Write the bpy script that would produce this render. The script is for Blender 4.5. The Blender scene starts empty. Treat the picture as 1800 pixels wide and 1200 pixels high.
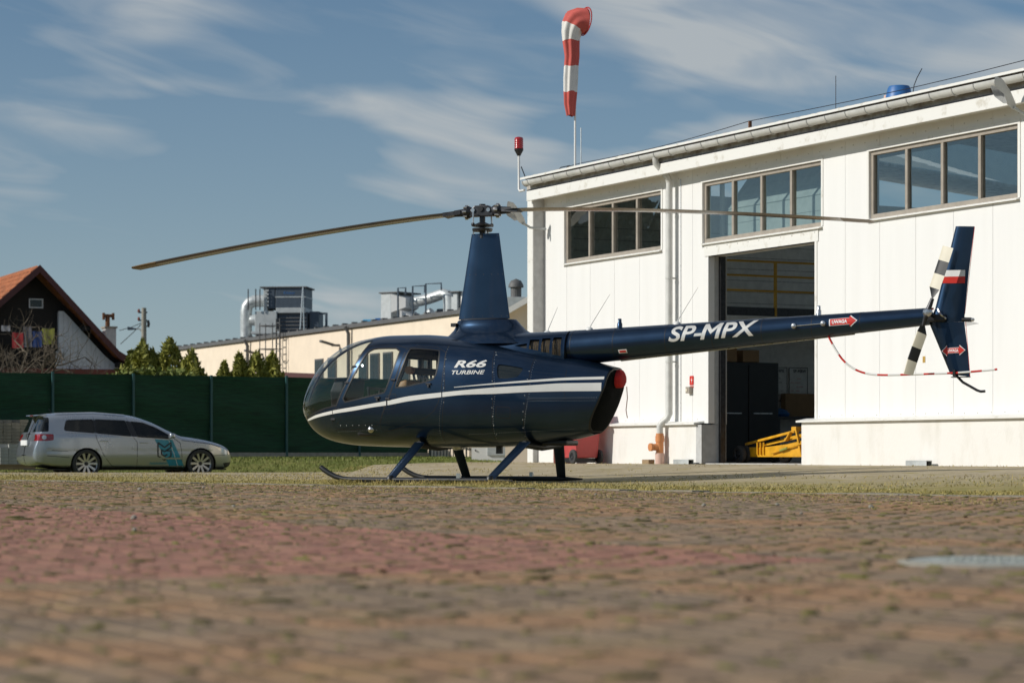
import bpy, bmesh, math, random
from bisect import bisect_right
import numpy as np
from mathutils import Vector, Matrix
R = math.radians
random.seed(7); rng = np.random.default_rng(7)
sc = bpy.context.scene
col = sc.collection

# ------------------------------------------------------------------ camera
cam = bpy.data.cameras.new('camera'); camo = bpy.data.objects.new('camera', cam); col.objects.link(camo)
camo.location = (0, 0, .36); camo.rotation_euler = (R(90), 0, 0)
cam.lens = 85; cam.sensor_width = 36; cam.shift_y = 197/1800
cam.clip_start = .1; cam.clip_end = 3000
cam.dof.use_dof = True; cam.dof.focus_distance = 30.3; cam.dof.aperture_fstop = 3.6
sc.camera = camo

# ------------------------------------------------------------------ sky and sun
SUN_H = Vector((-.968, -.248)); SUN_EL = R(28.5)
w = bpy.data.worlds.new('World'); sc.world = w; w.use_nodes = True
nt = w.node_tree; N = nt.nodes; L = nt.links
for n_ in list(N): N.remove(n_)
out = N.new('ShaderNodeOutputWorld'); bg = N.new('ShaderNodeBackground'); bg.inputs['Strength'].default_value = .08
sky = N.new('ShaderNodeTexSky'); sky.sky_type = 'NISHITA'; sky.sun_disc = False
sky.sun_elevation = SUN_EL; sky.sun_rotation = math.atan2(SUN_H.x, SUN_H.y)
sky.air_density = 1.0; sky.dust_density = .25; sky.ozone_density = 3.0
def mnode(op, a, b=None, c=None):
    m = N.new('ShaderNodeMath'); m.operation = op
    for i, v in enumerate((a, b, c)):
        if v is None: continue
        if isinstance(v, (int, float)): m.inputs[i].default_value = v
        else: L.new(v, m.inputs[i])
    return m.outputs[0]
tc = N.new('ShaderNodeTexCoord'); sep = N.new('ShaderNodeSeparateXYZ'); L.new(tc.outputs['Generated'], sep.inputs[0])
az = mnode('ARCTAN2', sep.outputs[0], sep.outputs[1]); el = mnode('ARCSINE', sep.outputs[2])
cmb = N.new('ShaderNodeCombineXYZ'); L.new(az, cmb.inputs[0]); L.new(el, cmb.inputs[1])
def cirrus(rot, scale, off, nscale, detail, rough, lo, hi, dist=.6):
    mr0 = N.new('ShaderNodeMapping'); mr0.inputs['Rotation'].default_value = (0, 0, R(rot)); L.new(cmb.outputs[0], mr0.inputs[0])
    mp = N.new('ShaderNodeMapping'); mp.inputs['Scale'].default_value = scale; mp.inputs['Location'].default_value = off
    L.new(mr0.outputs[0], mp.inputs[0])
    nz = N.new('ShaderNodeTexNoise'); nz.inputs['Scale'].default_value = nscale; nz.inputs['Detail'].default_value = detail; nz.inputs['Roughness'].default_value = rough; nz.inputs['Distortion'].default_value = dist
    L.new(mp.outputs[0], nz.inputs['Vector'])
    mr = N.new('ShaderNodeMapRange'); mr.interpolation_type = 'SMOOTHSTEP'; mr.inputs['From Min'].default_value = lo; mr.inputs['From Max'].default_value = hi
    L.new(nz.outputs['Fac'], mr.inputs['Value']); return mr.outputs[0]
c1 = cirrus(8, (1.0, 3.4, 1), (11.7, 2.9, 0), 6.5, 3, .45, .395, .63, .5)       # the drifting banks
c2 = cirrus(13, (1.0, 5.0, 1), (1.3, 5.2, 0), 11, 5, .52, .25, .80, 1.0)      # combed fibres inside them
c3 = cirrus(9, (1.0, 2.6, 1), (7.7, 2.2, 0), 3.2, 2, .5, .36, .64, .3)        # thin veil
cl = mnode('MULTIPLY', c1, mnode('MULTIPLY_ADD', c2, .55, .50))
cl = mnode('ADD', mnode('MULTIPLY', cl, .70), mnode('MULTIPLY', mnode('MULTIPLY', c3, mnode('MULTIPLY_ADD', c2, .6, .5)), .42))
lowair = mnode('POWER', 2.718, mnode('MULTIPLY', mnode('MAXIMUM', el, 0), -6.5))        # haze thickens towards the horizon all round
cl = mnode('MAXIMUM', cl, mnode('MULTIPLY', lowair, .80))
cl = mnode('MINIMUM', cl, .86)
deep = N.new('ShaderNodeMix'); deep.data_type = 'RGBA'; deep.blend_type = 'MULTIPLY'; deep.inputs['Factor'].default_value = 1; deep.inputs['B'].default_value = (.15, .54, .76, 1); L.new(sky.outputs[0], deep.inputs['A'])
mixc = N.new('ShaderNodeMix'); mixc.data_type = 'RGBA'; mixc.inputs['B'].default_value = (5.9, 6.25, 6.4, 1)
L.new(cl, mixc.inputs['Factor']); L.new(deep.outputs['Result'], mixc.inputs['A']); L.new(mixc.outputs['Result'], bg.inputs['Color']); L.new(bg.outputs[0], out.inputs[0])
sun = bpy.data.lights.new('sun', 'SUN'); sun.energy = 3.75; sun.angle = R(.53); sun.color = (1, .955, .88)
suno = bpy.data.objects.new('sun', sun); col.objects.link(suno)
sd = Vector((SUN_H.x*math.cos(SUN_EL), SUN_H.y*math.cos(SUN_EL), math.sin(SUN_EL)))
suno.rotation_euler = sd.to_track_quat('Z', 'Y').to_euler(); suno.location = (-20, -6, 20)
sc.view_settings.view_transform = 'Standard'; sc.view_settings.look = 'None'; sc.view_settings.exposure = 0; sc.view_settings.gamma = 1
sc.view_settings.use_curve_mapping = False
sc.render.engine = 'CYCLES'; sc.cycles.max_bounces = 12; sc.cycles.diffuse_bounces = 6; sc.cycles.transparent_max_bounces = 16; sc.cycles.glossy_bounces = 4

# ------------------------------------------------------------------ materials
def newmat(name):
    m = bpy.data.materials.new(name); m.use_nodes = True
    return m, m.node_tree, m.node_tree.nodes['Principled BSDF']
def mat(name, c, rough=.6, metal=0, var=.12, scale=6, bump=0, bscale=60, coat=0, spec=.5, stretch=(1, 1, 1), c2=None, lo=.35, hi=.65, detail=5):
    m, t, b = newmat(name); n, l = t.nodes, t.links
    tcn = n.new('ShaderNodeTexCoord'); mp = n.new('ShaderNodeMapping'); mp.inputs['Scale'].default_value = stretch
    l.new(tcn.outputs['Object'], mp.inputs[0])
    nz = n.new('ShaderNodeTexNoise'); nz.inputs['Scale'].default_value = scale; nz.inputs['Detail'].default_value = detail; nz.inputs['Roughness'].default_value = .6
    l.new(mp.outputs[0], nz.inputs['Vector'])
    rp = n.new('ShaderNodeValToRGB'); rp.color_ramp.elements[0].position = lo; rp.color_ramp.elements[1].position = hi
    d = c2 if c2 else tuple(x*(1-var) for x in c)
    u = c if c2 else tuple(min(1, x*(1+var*.5)) for x in c)
    rp.color_ramp.elements[0].color = (*d, 1); rp.color_ramp.elements[1].color = (*u, 1)
    l.new(nz.outputs['Fac'], rp.inputs[0]); l.new(rp.outputs[0], b.inputs['Base Color'])
    mr = n.new('ShaderNodeMapRange'); mr.inputs['To Min'].default_value = max(0, rough*.85); mr.inputs['To Max'].default_value = min(1, rough*1.15)
    l.new(nz.outputs['Fac'], mr.inputs['Value']); l.new(mr.outputs[0], b.inputs['Roughness'])
    b.inputs['Metallic'].default_value = metal; b.inputs['Specular IOR Level'].default_value = spec
    if coat: b.inputs['Coat Weight'].default_value = coat; b.inputs['Coat Roughness'].default_value = .04
    if bump:
        nb = n.new('ShaderNodeTexNoise'); nb.inputs['Scale'].default_value = bscale; nb.inputs['Detail'].default_value = 4
        l.new(mp.outputs[0], nb.inputs['Vector'])
        bp = n.new('ShaderNodeBump'); bp.inputs['Strength'].default_value = bump; bp.inputs['Distance'].default_value = .02
        l.new(nb.outputs['Fac'], bp.inputs['Height']); l.new(bp.outputs[0], b.inputs['Normal'])
    return m
def glassmat(name, tint=(.85, .9, .9), ior=1.5, rough=.01, body=None, bodyfac=0, layers=1.0, power=4.5):
    m = bpy.data.materials.new(name); m.use_nodes = True; t = m.node_tree; n, l = t.nodes, t.links
    for x in list(n): n.remove(x)
    o = n.new('ShaderNodeOutputMaterial'); tr = n.new('ShaderNodeBsdfTransparent'); tr.inputs[0].default_value = (*tint, 1)
    gl = n.new('ShaderNodeBsdfGlossy'); gl.inputs['Roughness'].default_value = rough; gl.inputs['Color'].default_value = (.96, .93, .90, 1)  # reflections tinted warm, as if mirroring a hazy horizon
    # the dielectric reflection law written out from the angle, so that a pane seen from behind reflects as it should
    lw = n.new('ShaderNodeLayerWeight'); lw.inputs['Blend'].default_value = .5
    pw = n.new('ShaderNodeMath'); pw.operation = 'POWER'; pw.inputs[1].default_value = power; l.new(lw.outputs['Facing'], pw.inputs[0])
    f0 = ((ior-1)/(ior+1))**2*layers
    ma = n.new('ShaderNodeMath'); ma.operation = 'MULTIPLY_ADD'; ma.inputs[1].default_value = 1-f0; ma.inputs[2].default_value = f0; ma.use_clamp = True; l.new(pw.outputs[0], ma.inputs[0])
    nz = n.new('ShaderNodeTexNoise'); nz.inputs['Scale'].default_value = 2.2; tcn = n.new('ShaderNodeTexCoord'); l.new(tcn.outputs['Object'], nz.inputs['Vector'])
    bp = n.new('ShaderNodeBump'); bp.inputs['Strength'].default_value = .06; bp.inputs['Distance'].default_value = .02; l.new(nz.outputs['Fac'], bp.inputs['Height']); l.new(bp.outputs[0], gl.inputs['Normal'])
    mx = n.new('ShaderNodeMixShader'); l.new(ma.outputs[0], mx.inputs[0])
    src = tr
    if body:
        df = n.new('ShaderNodeBsdfDiffuse'); df.inputs[0].default_value = (*body, 1)
        m2 = n.new('ShaderNodeMixShader'); m2.inputs[0].default_value = bodyfac; l.new(tr.outputs[0], m2.inputs[1]); l.new(df.outputs[0], m2.inputs[2]); src = m2
    l.new(src.outputs[0], mx.inputs[1]); l.new(gl.outputs[0], mx.inputs[2]); l.new(mx.outputs[0], o.inputs[0])
    return m
M = {}
M['navy'] = mat('navy_paint', (.017, .041, .084), .29, .82, .10, 3, coat=.55)
M['white_paint'] = mat('white_paint', (.78, .77, .74), .35, 0, .05, 4, coat=.6)
M['silver_paint'] = mat('silver_lettering', (.72, .71, .68), .3, .3, .05, 4)
M['black'] = mat('black_satin', (.012, .013, .015), .45, 0, .2, 5)
M['black_net'] = mat('black_net', (.0035, .0045, .0045), .95, 0, .3, 40, bump=.3, bscale=200, spec=.1)
M['dark_metal'] = mat('dark_metal', (.06, .06, .065), .4, .7, .3, 20)
M['steel'] = mat('bright_steel', (.6, .6, .6), .28, .95, .1, 20)
M['blade'] = mat('rotor_blade_sheen', (.20, .15, .09), .22, .7, .4, 1.2, c2=(.09, .085, .08), stretch=(1, 1, 1))  # dark grey blade with its brassy reflection put into the colour
M['blade_tip'] = mat('blade_tip_brown', (.16, .10, .04), .4, .4)  # browner tone for the blade ends
M['seam'] = mat('panel_gap', (.006, .008, .014), .6)
M['red_cover'] = mat('red_fabric_cover', (.55, .02, .02), .8, 0, .35, 9, bump=.5, bscale=14)
M['red_paint'] = mat('red_paint', (.62, .03, .02), .4)
M['flag_white'] = mat('flag_white', (.85, .85, .85), .4)
M['cream_blade'] = mat('cream_blade_paint', (.70, .65, .52), .4, 0, .06)
M['tan'] = mat('tan_leather', (.42, .24, .11), .5, 0, .2, 12, bump=.1)
M['cabin_grey'] = mat('cabin_lining_grey', (.05, .05, .05), .8)
M['panel_grey'] = mat('instrument_hood_grey', (.035, .035, .036), .7)
M['grille'] = mat('bronze_grille', (.13, .095, .05), .5, .6, .5, 60)
M['glass'] = glassmat('cabin_glass', (.84, .88, .87), 1.49)
M['hglass'] = glassmat('hangar_glass', (.62, .70, .70), 1.55, layers=3.2, power=2.6)
M['wall_white'] = mat('white_sheet_wall', (.80, .795, .775), .5, 0, .05, 2.2, c2=(.775, .768, .745), stretch=(2, 2, .14), lo=.30, hi=.60)
M['plinth'] = mat('white_plaster', (.77, .755, .72), .9, 0, .1, 2.4, bump=.25, bscale=40, c2=(.69, .67, .62), lo=.28, hi=.50, stretch=(1.3, 1.3, .45))
M['trim_white'] = mat('white_trim', (.78, .77, .73), .45, 0, .1, 5, c2=(.60, .57, .50), lo=.28, hi=.42)
M['jamb_shade'] = mat('shaded_side_grey', (.50, .50, .49), .9, 0, .12, 8, bump=.2)  # grey stands for shade on white sides turned from the sun
M['gutter'] = mat('pale_grey_gutter', (.58, .58, .55), .4, 0, .12, 5)
M['frame'] = mat('taupe_window_frame', (.34, .30, .25), .5, 0, .12, 8)
M['rust'] = mat('rusty_steel', (.16, .07, .03), .9, 0, .4, 20)
M['roof_old'] = mat('weathered_roof_sheet', (.55, .52, .47), .8, 0, .3, 6, c2=(.24, .19, .15), lo=.3, hi=.6, bump=.2)
M['grey_int'] = mat('grey_inner_wall', (.72, .72, .70), .8)
M['door_panel'] = mat('pale_sectional_door', (.60, .63, .60), .5)
M['edging'] = mat('edging_concrete', (.27, .235, .175), .95, 0, .3, 7, bump=.3)
M['concrete_floor'] = mat('hangar_floor', (.46, .45, .42), .8)
M['yellow'] = mat('yellow_machine_paint', (.72, .36, .012), .4, 0, .2, 8, coat=.3)
M['yellow_rail'] = mat('yellow_rail_paint', (.55, .32, .03), .5)
M['rubber'] = mat('tyre_rubber', (.045, .045, .045), .8, 0, .3, 30)
M['card'] = mat('cardboard', (.30, .19, .10), .9)
M['board'] = mat('whiteboard', (.62, .62, .60), .4)
M['ink'] = mat('marker_ink', (.02, .02, .03), .7)
M['redink'] = mat('red_marker_ink', (.5, .06, .05), .7)
M['orange_pvc'] = mat('orange_pipe', (.62, .25, .09), .5, 0, .1)
M['pink_pvc'] = mat('pale_pink_pipe', (.62, .42, .35), .7)
M['blue_plastic'] = mat('blue_plastic', (.03, .14, .38), .45)
M['red_lens'] = mat('red_beacon_lens', (.45, .01, .015), .15, 0, .2, 10, coat=1)
M['sock_red'] = mat('windsock_red', (.56, .105, .085), .85, 0, .15, 4)
M['sock_white'] = mat('windsock_white', (.72, .70, .66), .85, 0, .1, 4)
M['galv'] = mat('galvanised_steel', (.56, .59, .59), .42, .35, .2, 6)
M['unit_grey'] = mat('slate_grey_sheet', (.075, .10, .13), .5, .2, .15, 6)
M['unit_light'] = mat('light_grey_sheet', (.50, .53, .53), .5, .1, .12, 6)
M['cream'] = mat('cream_render', (.86, .73, .57), .9, 0, .06, 1.5)
M['dark_trim'] = mat('dark_roof_trim', (.12, .12, .12), .6)
M['pane_dark'] = glassmat('dark_window', (.25, .28, .3), 1.5, .02, (.03, .04, .045), .6)
M['net'] = mat('green_screen_net', (.010, .055, .024), .9, 0, .5, 9, stretch=(.25, 1, 3.2), bump=.7, bscale=9, lo=.3, hi=.7)
M['teal_post'] = mat('teal_post_paint', (.02, .085, .085), .5)
M['concrete'] = mat('concrete', (.32, .30, .25), .9, 0, .2, 9, bump=.3)
M['tile_orange'] = mat('orange_roof_tile', (.42, .14, .055), .8, 0, .35, 5)
M['fascia_brown'] = mat('maroon_fascia', (.085, .022, .022), .6)
M['timber_dark'] = mat('dark_timber', (.016, .013, .012), .8, 0, .4, 8, stretch=(6, 6, .6))
M['white_siding'] = mat('white_siding', (.66, .68, .72), .6, 0, .05)
M['bark'] = mat('bark', (.15, .12, .085), .9, 0, .4, 14)
M['brown_red'] = mat('old_brick_red', (.20, .06, .045), .8)
M['car'] = mat('silver_car_paint', (.40, .43, .47), .28, .75, .03, 2, coat=1)
M['car_glass'] = glassmat('car_glass', (.10, .12, .12), 1.5, .01, (.01, .012, .013), .75)
M['teal'] = mat('teal_wrap', (.01, .25, .36), .35, 0, .1, coat=.5)
M['alloy'] = mat('alloy', (.60, .58, .56), .3, .8, .1)
M['lamp_red'] = mat('tail_lamp_red', (.30, .008, .012), .12, 0, .3, 20, coat=1)
M['lamp_clear'] = mat('lamp_clear', (.55, .56, .57), .1, .5, .2, 20, coat=1)
M['bin_red'] = mat('red_bin_plastic', (.50, .07, .07), .5, 0, .1)
M['paver_grey'] = mat('stacked_paver_grey', (.31, .27, .21), .9, 0, .3, 7, bump=.3)
M['wrap'] = mat('white_pallet_wrap', (.42, .42, .39), .5, 0, .2, 7)
M['wood'] = mat('pallet_wood', (.30, .21, .12), .9)
M['leafdead'] = mat('dry_leaf', (.10, .06, .03), .8, 0, .4, 30)
M['manhole'] = mat('manhole_iron', (.40, .42, .38), .6, .15, .2, 20)
M['sock_in'] = mat('windsock_inner_red', (.40, .03, .03), .9)
for nm, c in (('cloth_red', (.42, .03, .035)), ('cloth_grey', (.16, .16, .19)), ('cloth_blue', (.02, .06, .22)), ('cloth_lime', (.33, .34, .06)), ('cloth_pale', (.35, .36, .4))):
    M[nm] = mat(nm, tuple(v*.65 for v in c), .9, 0, .2, 6)  # cloth colours lowered to deepen the balcony shade
def foliage(name, c, c2):
    m = mat(name, c, .7, 0, 0, 1.6, c2=c2, lo=.3, hi=.7)
    b = m.node_tree.nodes['Principled BSDF']; b.inputs['Subsurface Weight'].default_value = 0
    return m
M['thuja'] = foliage('thuja_green', (.33, .32, .055), (.12, .14, .022))
M['pine'] = foliage('pine_green', (.05, .07, .025), (.02, .035, .012))
M['grass'] = foliage('lawn_grass', (.20, .23, .04), (.10, .13, .02))
M['straw'] = foliage('dry_grass', (.48, .37, .14), (.27, .235, .06))
M['moss_green'] = foliage('low_weeds', (.22, .21, .035), (.12, .13, .02))
M['moss'] = foliage('moss', (.17, .155, .025), (.065, .06, .015))

# ------------------------------------------------------------------ helpers
class MB:
    def __init__(s): s.v = []; s.f = []; s.mi = []
    def add(s, vs, fs, mi=0):
        o = len(s.v); s.v += [tuple(v) for v in vs]; s.f += [tuple(i+o for i in f) for f in fs]; s.mi += [mi]*len(fs); return s
    def box(s, a, b, mi=0, mt=None):
        x0, y0, z0 = a; x1, y1, z1 = b
        vs = [(x0,y0,z0),(x1,y0,z0),(x1,y1,z0),(x0,y1,z0),(x0,y0,z1),(x1,y0,z1),(x1,y1,z1),(x0,y1,z1)]
        if mt: vs = [mt @ Vector(v) for v in vs]
        return s.add(vs, [(0,3,2,1),(4,5,6,7),(0,1,5,4),(1,2,6,5),(2,3,7,6),(3,0,4,7)], mi)
    def beam(s, p, q, wx, wz=None, up=(0, 0, 1), mi=0):
        p, q = Vector(p), Vector(q); d = (q-p).normalized(); up = Vector(up)
        if abs(d.dot(up)) > .98: up = Vector((1, 0, 0))
        a = d.cross(up).normalized(); b = a.cross(d); wz = wz or wx
        vs = [e + a*i*wx/2 + b*j*wz/2 for e in (p, q) for i, j in ((-1,-1),(1,-1),(1,1),(-1,1))]
        return s.add(vs, [(0,1,2,3),(7,6,5,4),(0,4,5,1),(1,5,6,2),(2,6,7,3),(3,7,4,0)], mi)
    def tube(s, pts, r, n=8, caps=True, mi=0):
        pts = [Vector(p) for p in pts]; rs = r if hasattr(r, '__len__') else [r]*len(pts)
        rings = []; a = None
        for i, p in enumerate(pts):
            d = (pts[min(i+1, len(pts)-1)]-pts[max(i-1, 0)]).normalized()
            if a is None:
                a = d.cross(Vector((0, 0, 1)) if abs(d.z) < .95 else Vector((1, 0, 0))).normalized()
            else: a = (a-d*a.dot(d)).normalized()
            b = d.cross(a)
            rings.append([p+(a*math.cos(2*math.pi*k/n)+b*math.sin(2*math.pi*k/n))*rs[i] for k in range(n)])
        return s.loft(rings, caps, mi)
    def loft(s, rings, caps=True, mi=0):
        n = len(rings[0]); vs = [v for r in rings for v in r]; fs = []
        for i in range(len(rings)-1):
            for k in range(n): fs.append((i*n+k, i*n+(k+1)%n, (i+1)*n+(k+1)%n, (i+1)*n+k))
        if caps: fs += [tuple(range(n-1, -1, -1)), tuple((len(rings)-1)*n+k for k in range(n))]
        return s.add(vs, fs, mi)
    def lathe(s, prof, n=24, o=(0, 0, 0), ax='z', mi=0, cap=False):
        rings = []
        for r, h in prof:
            ring = []
            for k in range(n):
                c, d = r*math.cos(2*math.pi*k/n), r*math.sin(2*math.pi*k/n)
                v = (c, d, h) if ax == 'z' else ((c, h, d) if ax == 'y' else (h, c, d))
                ring.append((v[0]+o[0], v[1]+o[1], v[2]+o[2]))
            rings.append(ring)
        return s.loft(rings, cap, mi)
    def prism(s, poly, d, mi=0):          # poly: 3-D points, d: extrusion vector
        d = Vector(d); p = [Vector(q) for q in poly]; n = len(p)
        return s.add(p+[q+d for q in p], [tuple(range(n-1, -1, -1)), tuple(range(n, 2*n))]+[(k, (k+1)%n, n+(k+1)%n, n+k) for k in range(n)], mi)
    def build(s, name, m, parent=None, smooth=None, loc=None, rot=None, bevel=0, fix=True):
        me = bpy.data.meshes.new(name); me.from_pydata(s.v, [], s.f)
        for x in (m if isinstance(m, (list, tuple)) else [m]): me.materials.append(x)
        if any(s.mi): me.polygons.foreach_set('material_index', s.mi)
        if fix or bevel:
            bm = bmesh.new(); bm.from_mesh(me)
            if fix: bmesh.ops.recalc_face_normals(bm, faces=bm.faces)
            if bevel:
                ed = [e for e in bm.edges if len(e.link_faces) == 2 and e.calc_face_angle(0) > .5]
                bmesh.ops.bevel(bm, geom=ed, offset=bevel, segments=2, affect='EDGES', profile=.6, clamp_overlap=True)
            bm.to_mesh(me); bm.free()
        if smooth is not None:
            me.polygons.foreach_set('use_smooth', [True]*len(me.polygons)); me.set_sharp_from_angle(angle=R(smooth))
        me.update()
        o = bpy.data.objects.new(name, me); col.objects.link(o); o.parent = parent
        if loc: o.location = loc
        if rot: o.rotation_euler = rot
        return o
def tag(o, label=None, cat=None, group=None, kind=None):
    if label: o['label'] = label
    if cat: o['category'] = cat
    if group: o['group'] = group
    if kind: o['kind'] = kind
    return o
def thing(name, label, cat, loc=(0, 0, 0), rz=0, group=None):
    o = bpy.data.objects.new(name, None); col.objects.link(o); o.location = loc; o.rotation_euler = (0, 0, rz); o.empty_display_size = .2
    return tag(o, label, cat, group)
def copy_tree(o, parent=None):
    c = o.copy(); col.objects.link(c); c.parent = parent
    for ch in o.children: copy_tree(ch, c)
    return c
def link_mesh(name, me, parent=None, loc=(0, 0, 0), rz=0):
    o = bpy.data.objects.new(name, me); col.objects.link(o); o.parent = parent; o.location = loc; o.rotation_euler = (0, 0, rz); return o
def at(px, py, Y):                       # a point of the place, from its bearing and its distance
    return Vector(((px-900)/4250*Y, Y, .36+(797-py)/4250*Y))
def pchip(pts):
    xs = [p[0] for p in pts]; ys = [p[1] for p in pts]; h = [b-a for a, b in zip(xs, xs[1:])]; d = [(b-a)/k for a, b, k in zip(ys, ys[1:], h)]
    m = [d[0]]+[0]*(len(xs)-2)+[d[-1]]
    for i in range(1, len(xs)-1):
        if d[i-1]*d[i] > 0:
            w1 = 2*h[i]+h[i-1]; w2 = h[i]+2*h[i-1]; m[i] = (w1+w2)/(w1/d[i-1]+w2/d[i])
    def f(x):
        x = min(max(x, xs[0]), xs[-1]); i = min(max(bisect_right(xs, x)-1, 0), len(xs)-2); t = (x-xs[i])/h[i]
        return (1+2*t)*(1-t)**2*ys[i]+t*(1-t)**2*h[i]*m[i]+t*t*(3-2*t)*ys[i+1]+t*t*(t-1)*h[i]*m[i+1]
    return f
def chaikin(p, it=2, closed=True):
    for _ in range(it):
        q = []
        for i in range(len(p) if closed else len(p)-1):
            a, b = p[i], p[(i+1) % len(p)]
            q += [(a[0]*.75+b[0]*.25, a[1]*.75+b[1]*.25), (a[0]*.25+b[0]*.75, a[1]*.25+b[1]*.75)]
        p = q if closed else [p[0]]+q+[p[-1]]
    return p
def inside(poly, x, z):
    r = False; j = len(poly)-1
    for i in range(len(poly)):
        xi, zi = poly[i]; xj, zj = poly[j]
        if (zi > z) != (zj > z) and x < (xj-xi)*(z-zi)/(zj-zi)+xi: r = not r
        j = i
    return r
def rnd(poly, rr, n=4):                  # round the corners of a polygon
    o = []
    for i in range(len(poly)):
        p = Vector(poly[i]); a = Vector(poly[i-1])-p; b = Vector(poly[(i+1) % len(poly)])-p
        k = min(rr, a.length*.45, b.length*.45); s, e = p+a.normalized()*k, p+b.normalized()*k
        for t in range(n+1):
            u = t/n; q = s*(1-u)**2+p*2*u*(1-u)+e*u*u; o.append((q.x, q.y))
    return o
# a body side is a sheet in (x, z) that is cut along outlines and then pushed out to its half width W(x, z)
def sheet_from_columns(cols):
    bm = bmesh.new(); g = [[bm.verts.new((x, 0, z)) for z in zs] for x, zs in cols]
    for i in range(len(g)-1):
        for j in range(len(g[0])-1):
            vs = (g[i][j], g[i+1][j], g[i+1][j+1], g[i][j+1])
            try: bm.faces.new(vs)
            except ValueError: pass
    return bm
def cut(bm, poly, closed=True):
    n = len(poly)
    for i in range(n if closed else n-1):
        a, b = poly[i], poly[(i+1) % n]
        d = Vector((b[0]-a[0], 0, b[1]-a[1]))
        if d.length < 1e-6: continue
        x0, x1 = sorted((a[0], b[0])); z0, z1 = sorted((a[1], b[1])); e = 1e-4
        fs = []
        for f in bm.faces:
            fx = [v.co.x for v in f.verts]; fz = [v.co.z for v in f.verts]
            if max(fx) >= x0-e and min(fx) <= x1+e and max(fz) >= z0-e and min(fz) <= z1+e: fs.append(f)
        ge = set(); gv = set()
        for f in fs: ge.update(f.edges); gv.update(f.verts)
        nrm = Vector((d.z, 0, -d.x)).normalized()
        bmesh.ops.bisect_plane(bm, geom=fs+list(ge)+list(gv), dist=1e-6, plane_co=(a[0], 0, a[1]), plane_no=nrm)
def split_sheet(bm, regions, default):
    out_ = {}
    for f in bm.faces:
        c = f.calc_center_median(); key = default
        for k, poly in regions:
            if inside(poly, c.x, c.z): key = k; break
        if key is not None: out_.setdefault(key, []).append([(v.co.x, v.co.z) for v in f.verts])
    bm.free(); return out_
class Skin:                              # lifts faces of a cut sheet onto the half width function
    def __init__(s, W): s.W = W; s.c = {}
    def point(s, x, z):
        k = (round(x, 5), round(z, 5))
        if k not in s.c:
            e = .002; W = s.W; y = W(x, z)
            xx, zz = x, z
            gx = (W(xx+e, zz)-W(xx-e, zz))/(2*e); gz = (W(xx, zz+e)-W(xx, zz-e))/(2*e)
            n = Vector((-gx, 1 if y > 1e-4 else 0.02, -gz))
            s.c[k] = (y, n.normalized() if n.length > 1e-9 else Vector((0, 1, 0)))
        return s.c[k]
    def build(s, name, faces, m, parent, off=0, side=1, inset=0, normals=True):
        idx = {}; vs = []; ns = []; fs = []
        for f in faces:
            q = []
            for x, z in f:
                k = (round(x, 5), round(z, 5))
                if k not in idx:
                    y, n = s.point(x, z); idx[k] = len(vs)
                    p = Vector((x, y, z))+n*(off-inset)
                    if p.y < 0 and not off: p.y = 0
                    vs.append((p.x, p.y*side, p.z)); ns.append((n.x, n.y*side, n.z))
                if not q or idx[k] != q[-1]: q.append(idx[k])
            if len(q) > 2 and q[0] == q[-1]: q.pop()
            if len(q) < 3: continue
            a, b, c = (Vector(vs[i]) for i in q[:3]); fn = Vector((0, 0, 0))
            for i in range(len(q)):
                u, v = Vector(vs[q[i]]), Vector(vs[q[(i+1) % len(q)]]); fn += u.cross(v)
            nn = sum((Vector(ns[i]) for i in q), Vector())
            fs.append(q if fn.dot(nn) > 0 else q[::-1])
        me = bpy.data.meshes.new(name); me.from_pydata(vs, [], fs); me.materials.append(m)
        me.polygons.foreach_set('use_smooth', [True]*len(me.polygons)); me.update()
        if normals: me.normals_split_custom_set_from_vertices([Vector(n) for n in ns])
        o = bpy.data.objects.new(name, me); col.objects.link(o); o.parent = parent; return o
    def patch(s, name, poly, m, parent, off=.003, side=1, step=.04):
        x0, x1 = min(p[0] for p in poly), max(p[0] for p in poly); z0, z1 = min(p[1] for p in poly), max(p[1] for p in poly)
        nx = max(1, int((x1-x0)/step)); nz = max(1, int((z1-z0)/step))
        bm = sheet_from_columns([(x0+(x1-x0)*i/nx, [z0+(z1-z0)*j/nz for j in range(nz+1)]) for i in range(nx+1)])
        cut(bm, poly); r = split_sheet(bm, [('k', poly)], None)
        return s.build(name, r.get('k', []), m, parent, off, side)
    def band(s, name, pts, wd, m, parent, off=.002, side=1, closed=True):
        n = len(pts); fs = []; o = []
        for i in range(n):
            a = Vector(pts[i-1] if closed or i else pts[0]); b = Vector(pts[(i+1) % n] if closed or i < n-1 else pts[-1])
            d = (b-a).normalized(); q = Vector((-d.y, d.x))*wd/2; p = Vector(pts[i]); o.append(((p+q).to_tuple(), (p-q).to_tuple()))
        for i in range(n if closed else n-1):
            j = (i+1) % n; fs.append([o[i][0], o[i][1], o[j][1], o[j][0]])
        return s.build(name, fs, m, parent, off, side)
def dense(pts, step=.05, closed=False):
    o = []; n = len(pts)
    for i in range(n if closed else n-1):
        a, b = Vector(pts[i]), Vector(pts[(i+1) % n]); k = max(1, int((b-a).length/step))
        o += [(a+(b-a)*t/k).to_tuple() for t in range(k)]
    return o if closed else o+[tuple(pts[-1])]
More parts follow.
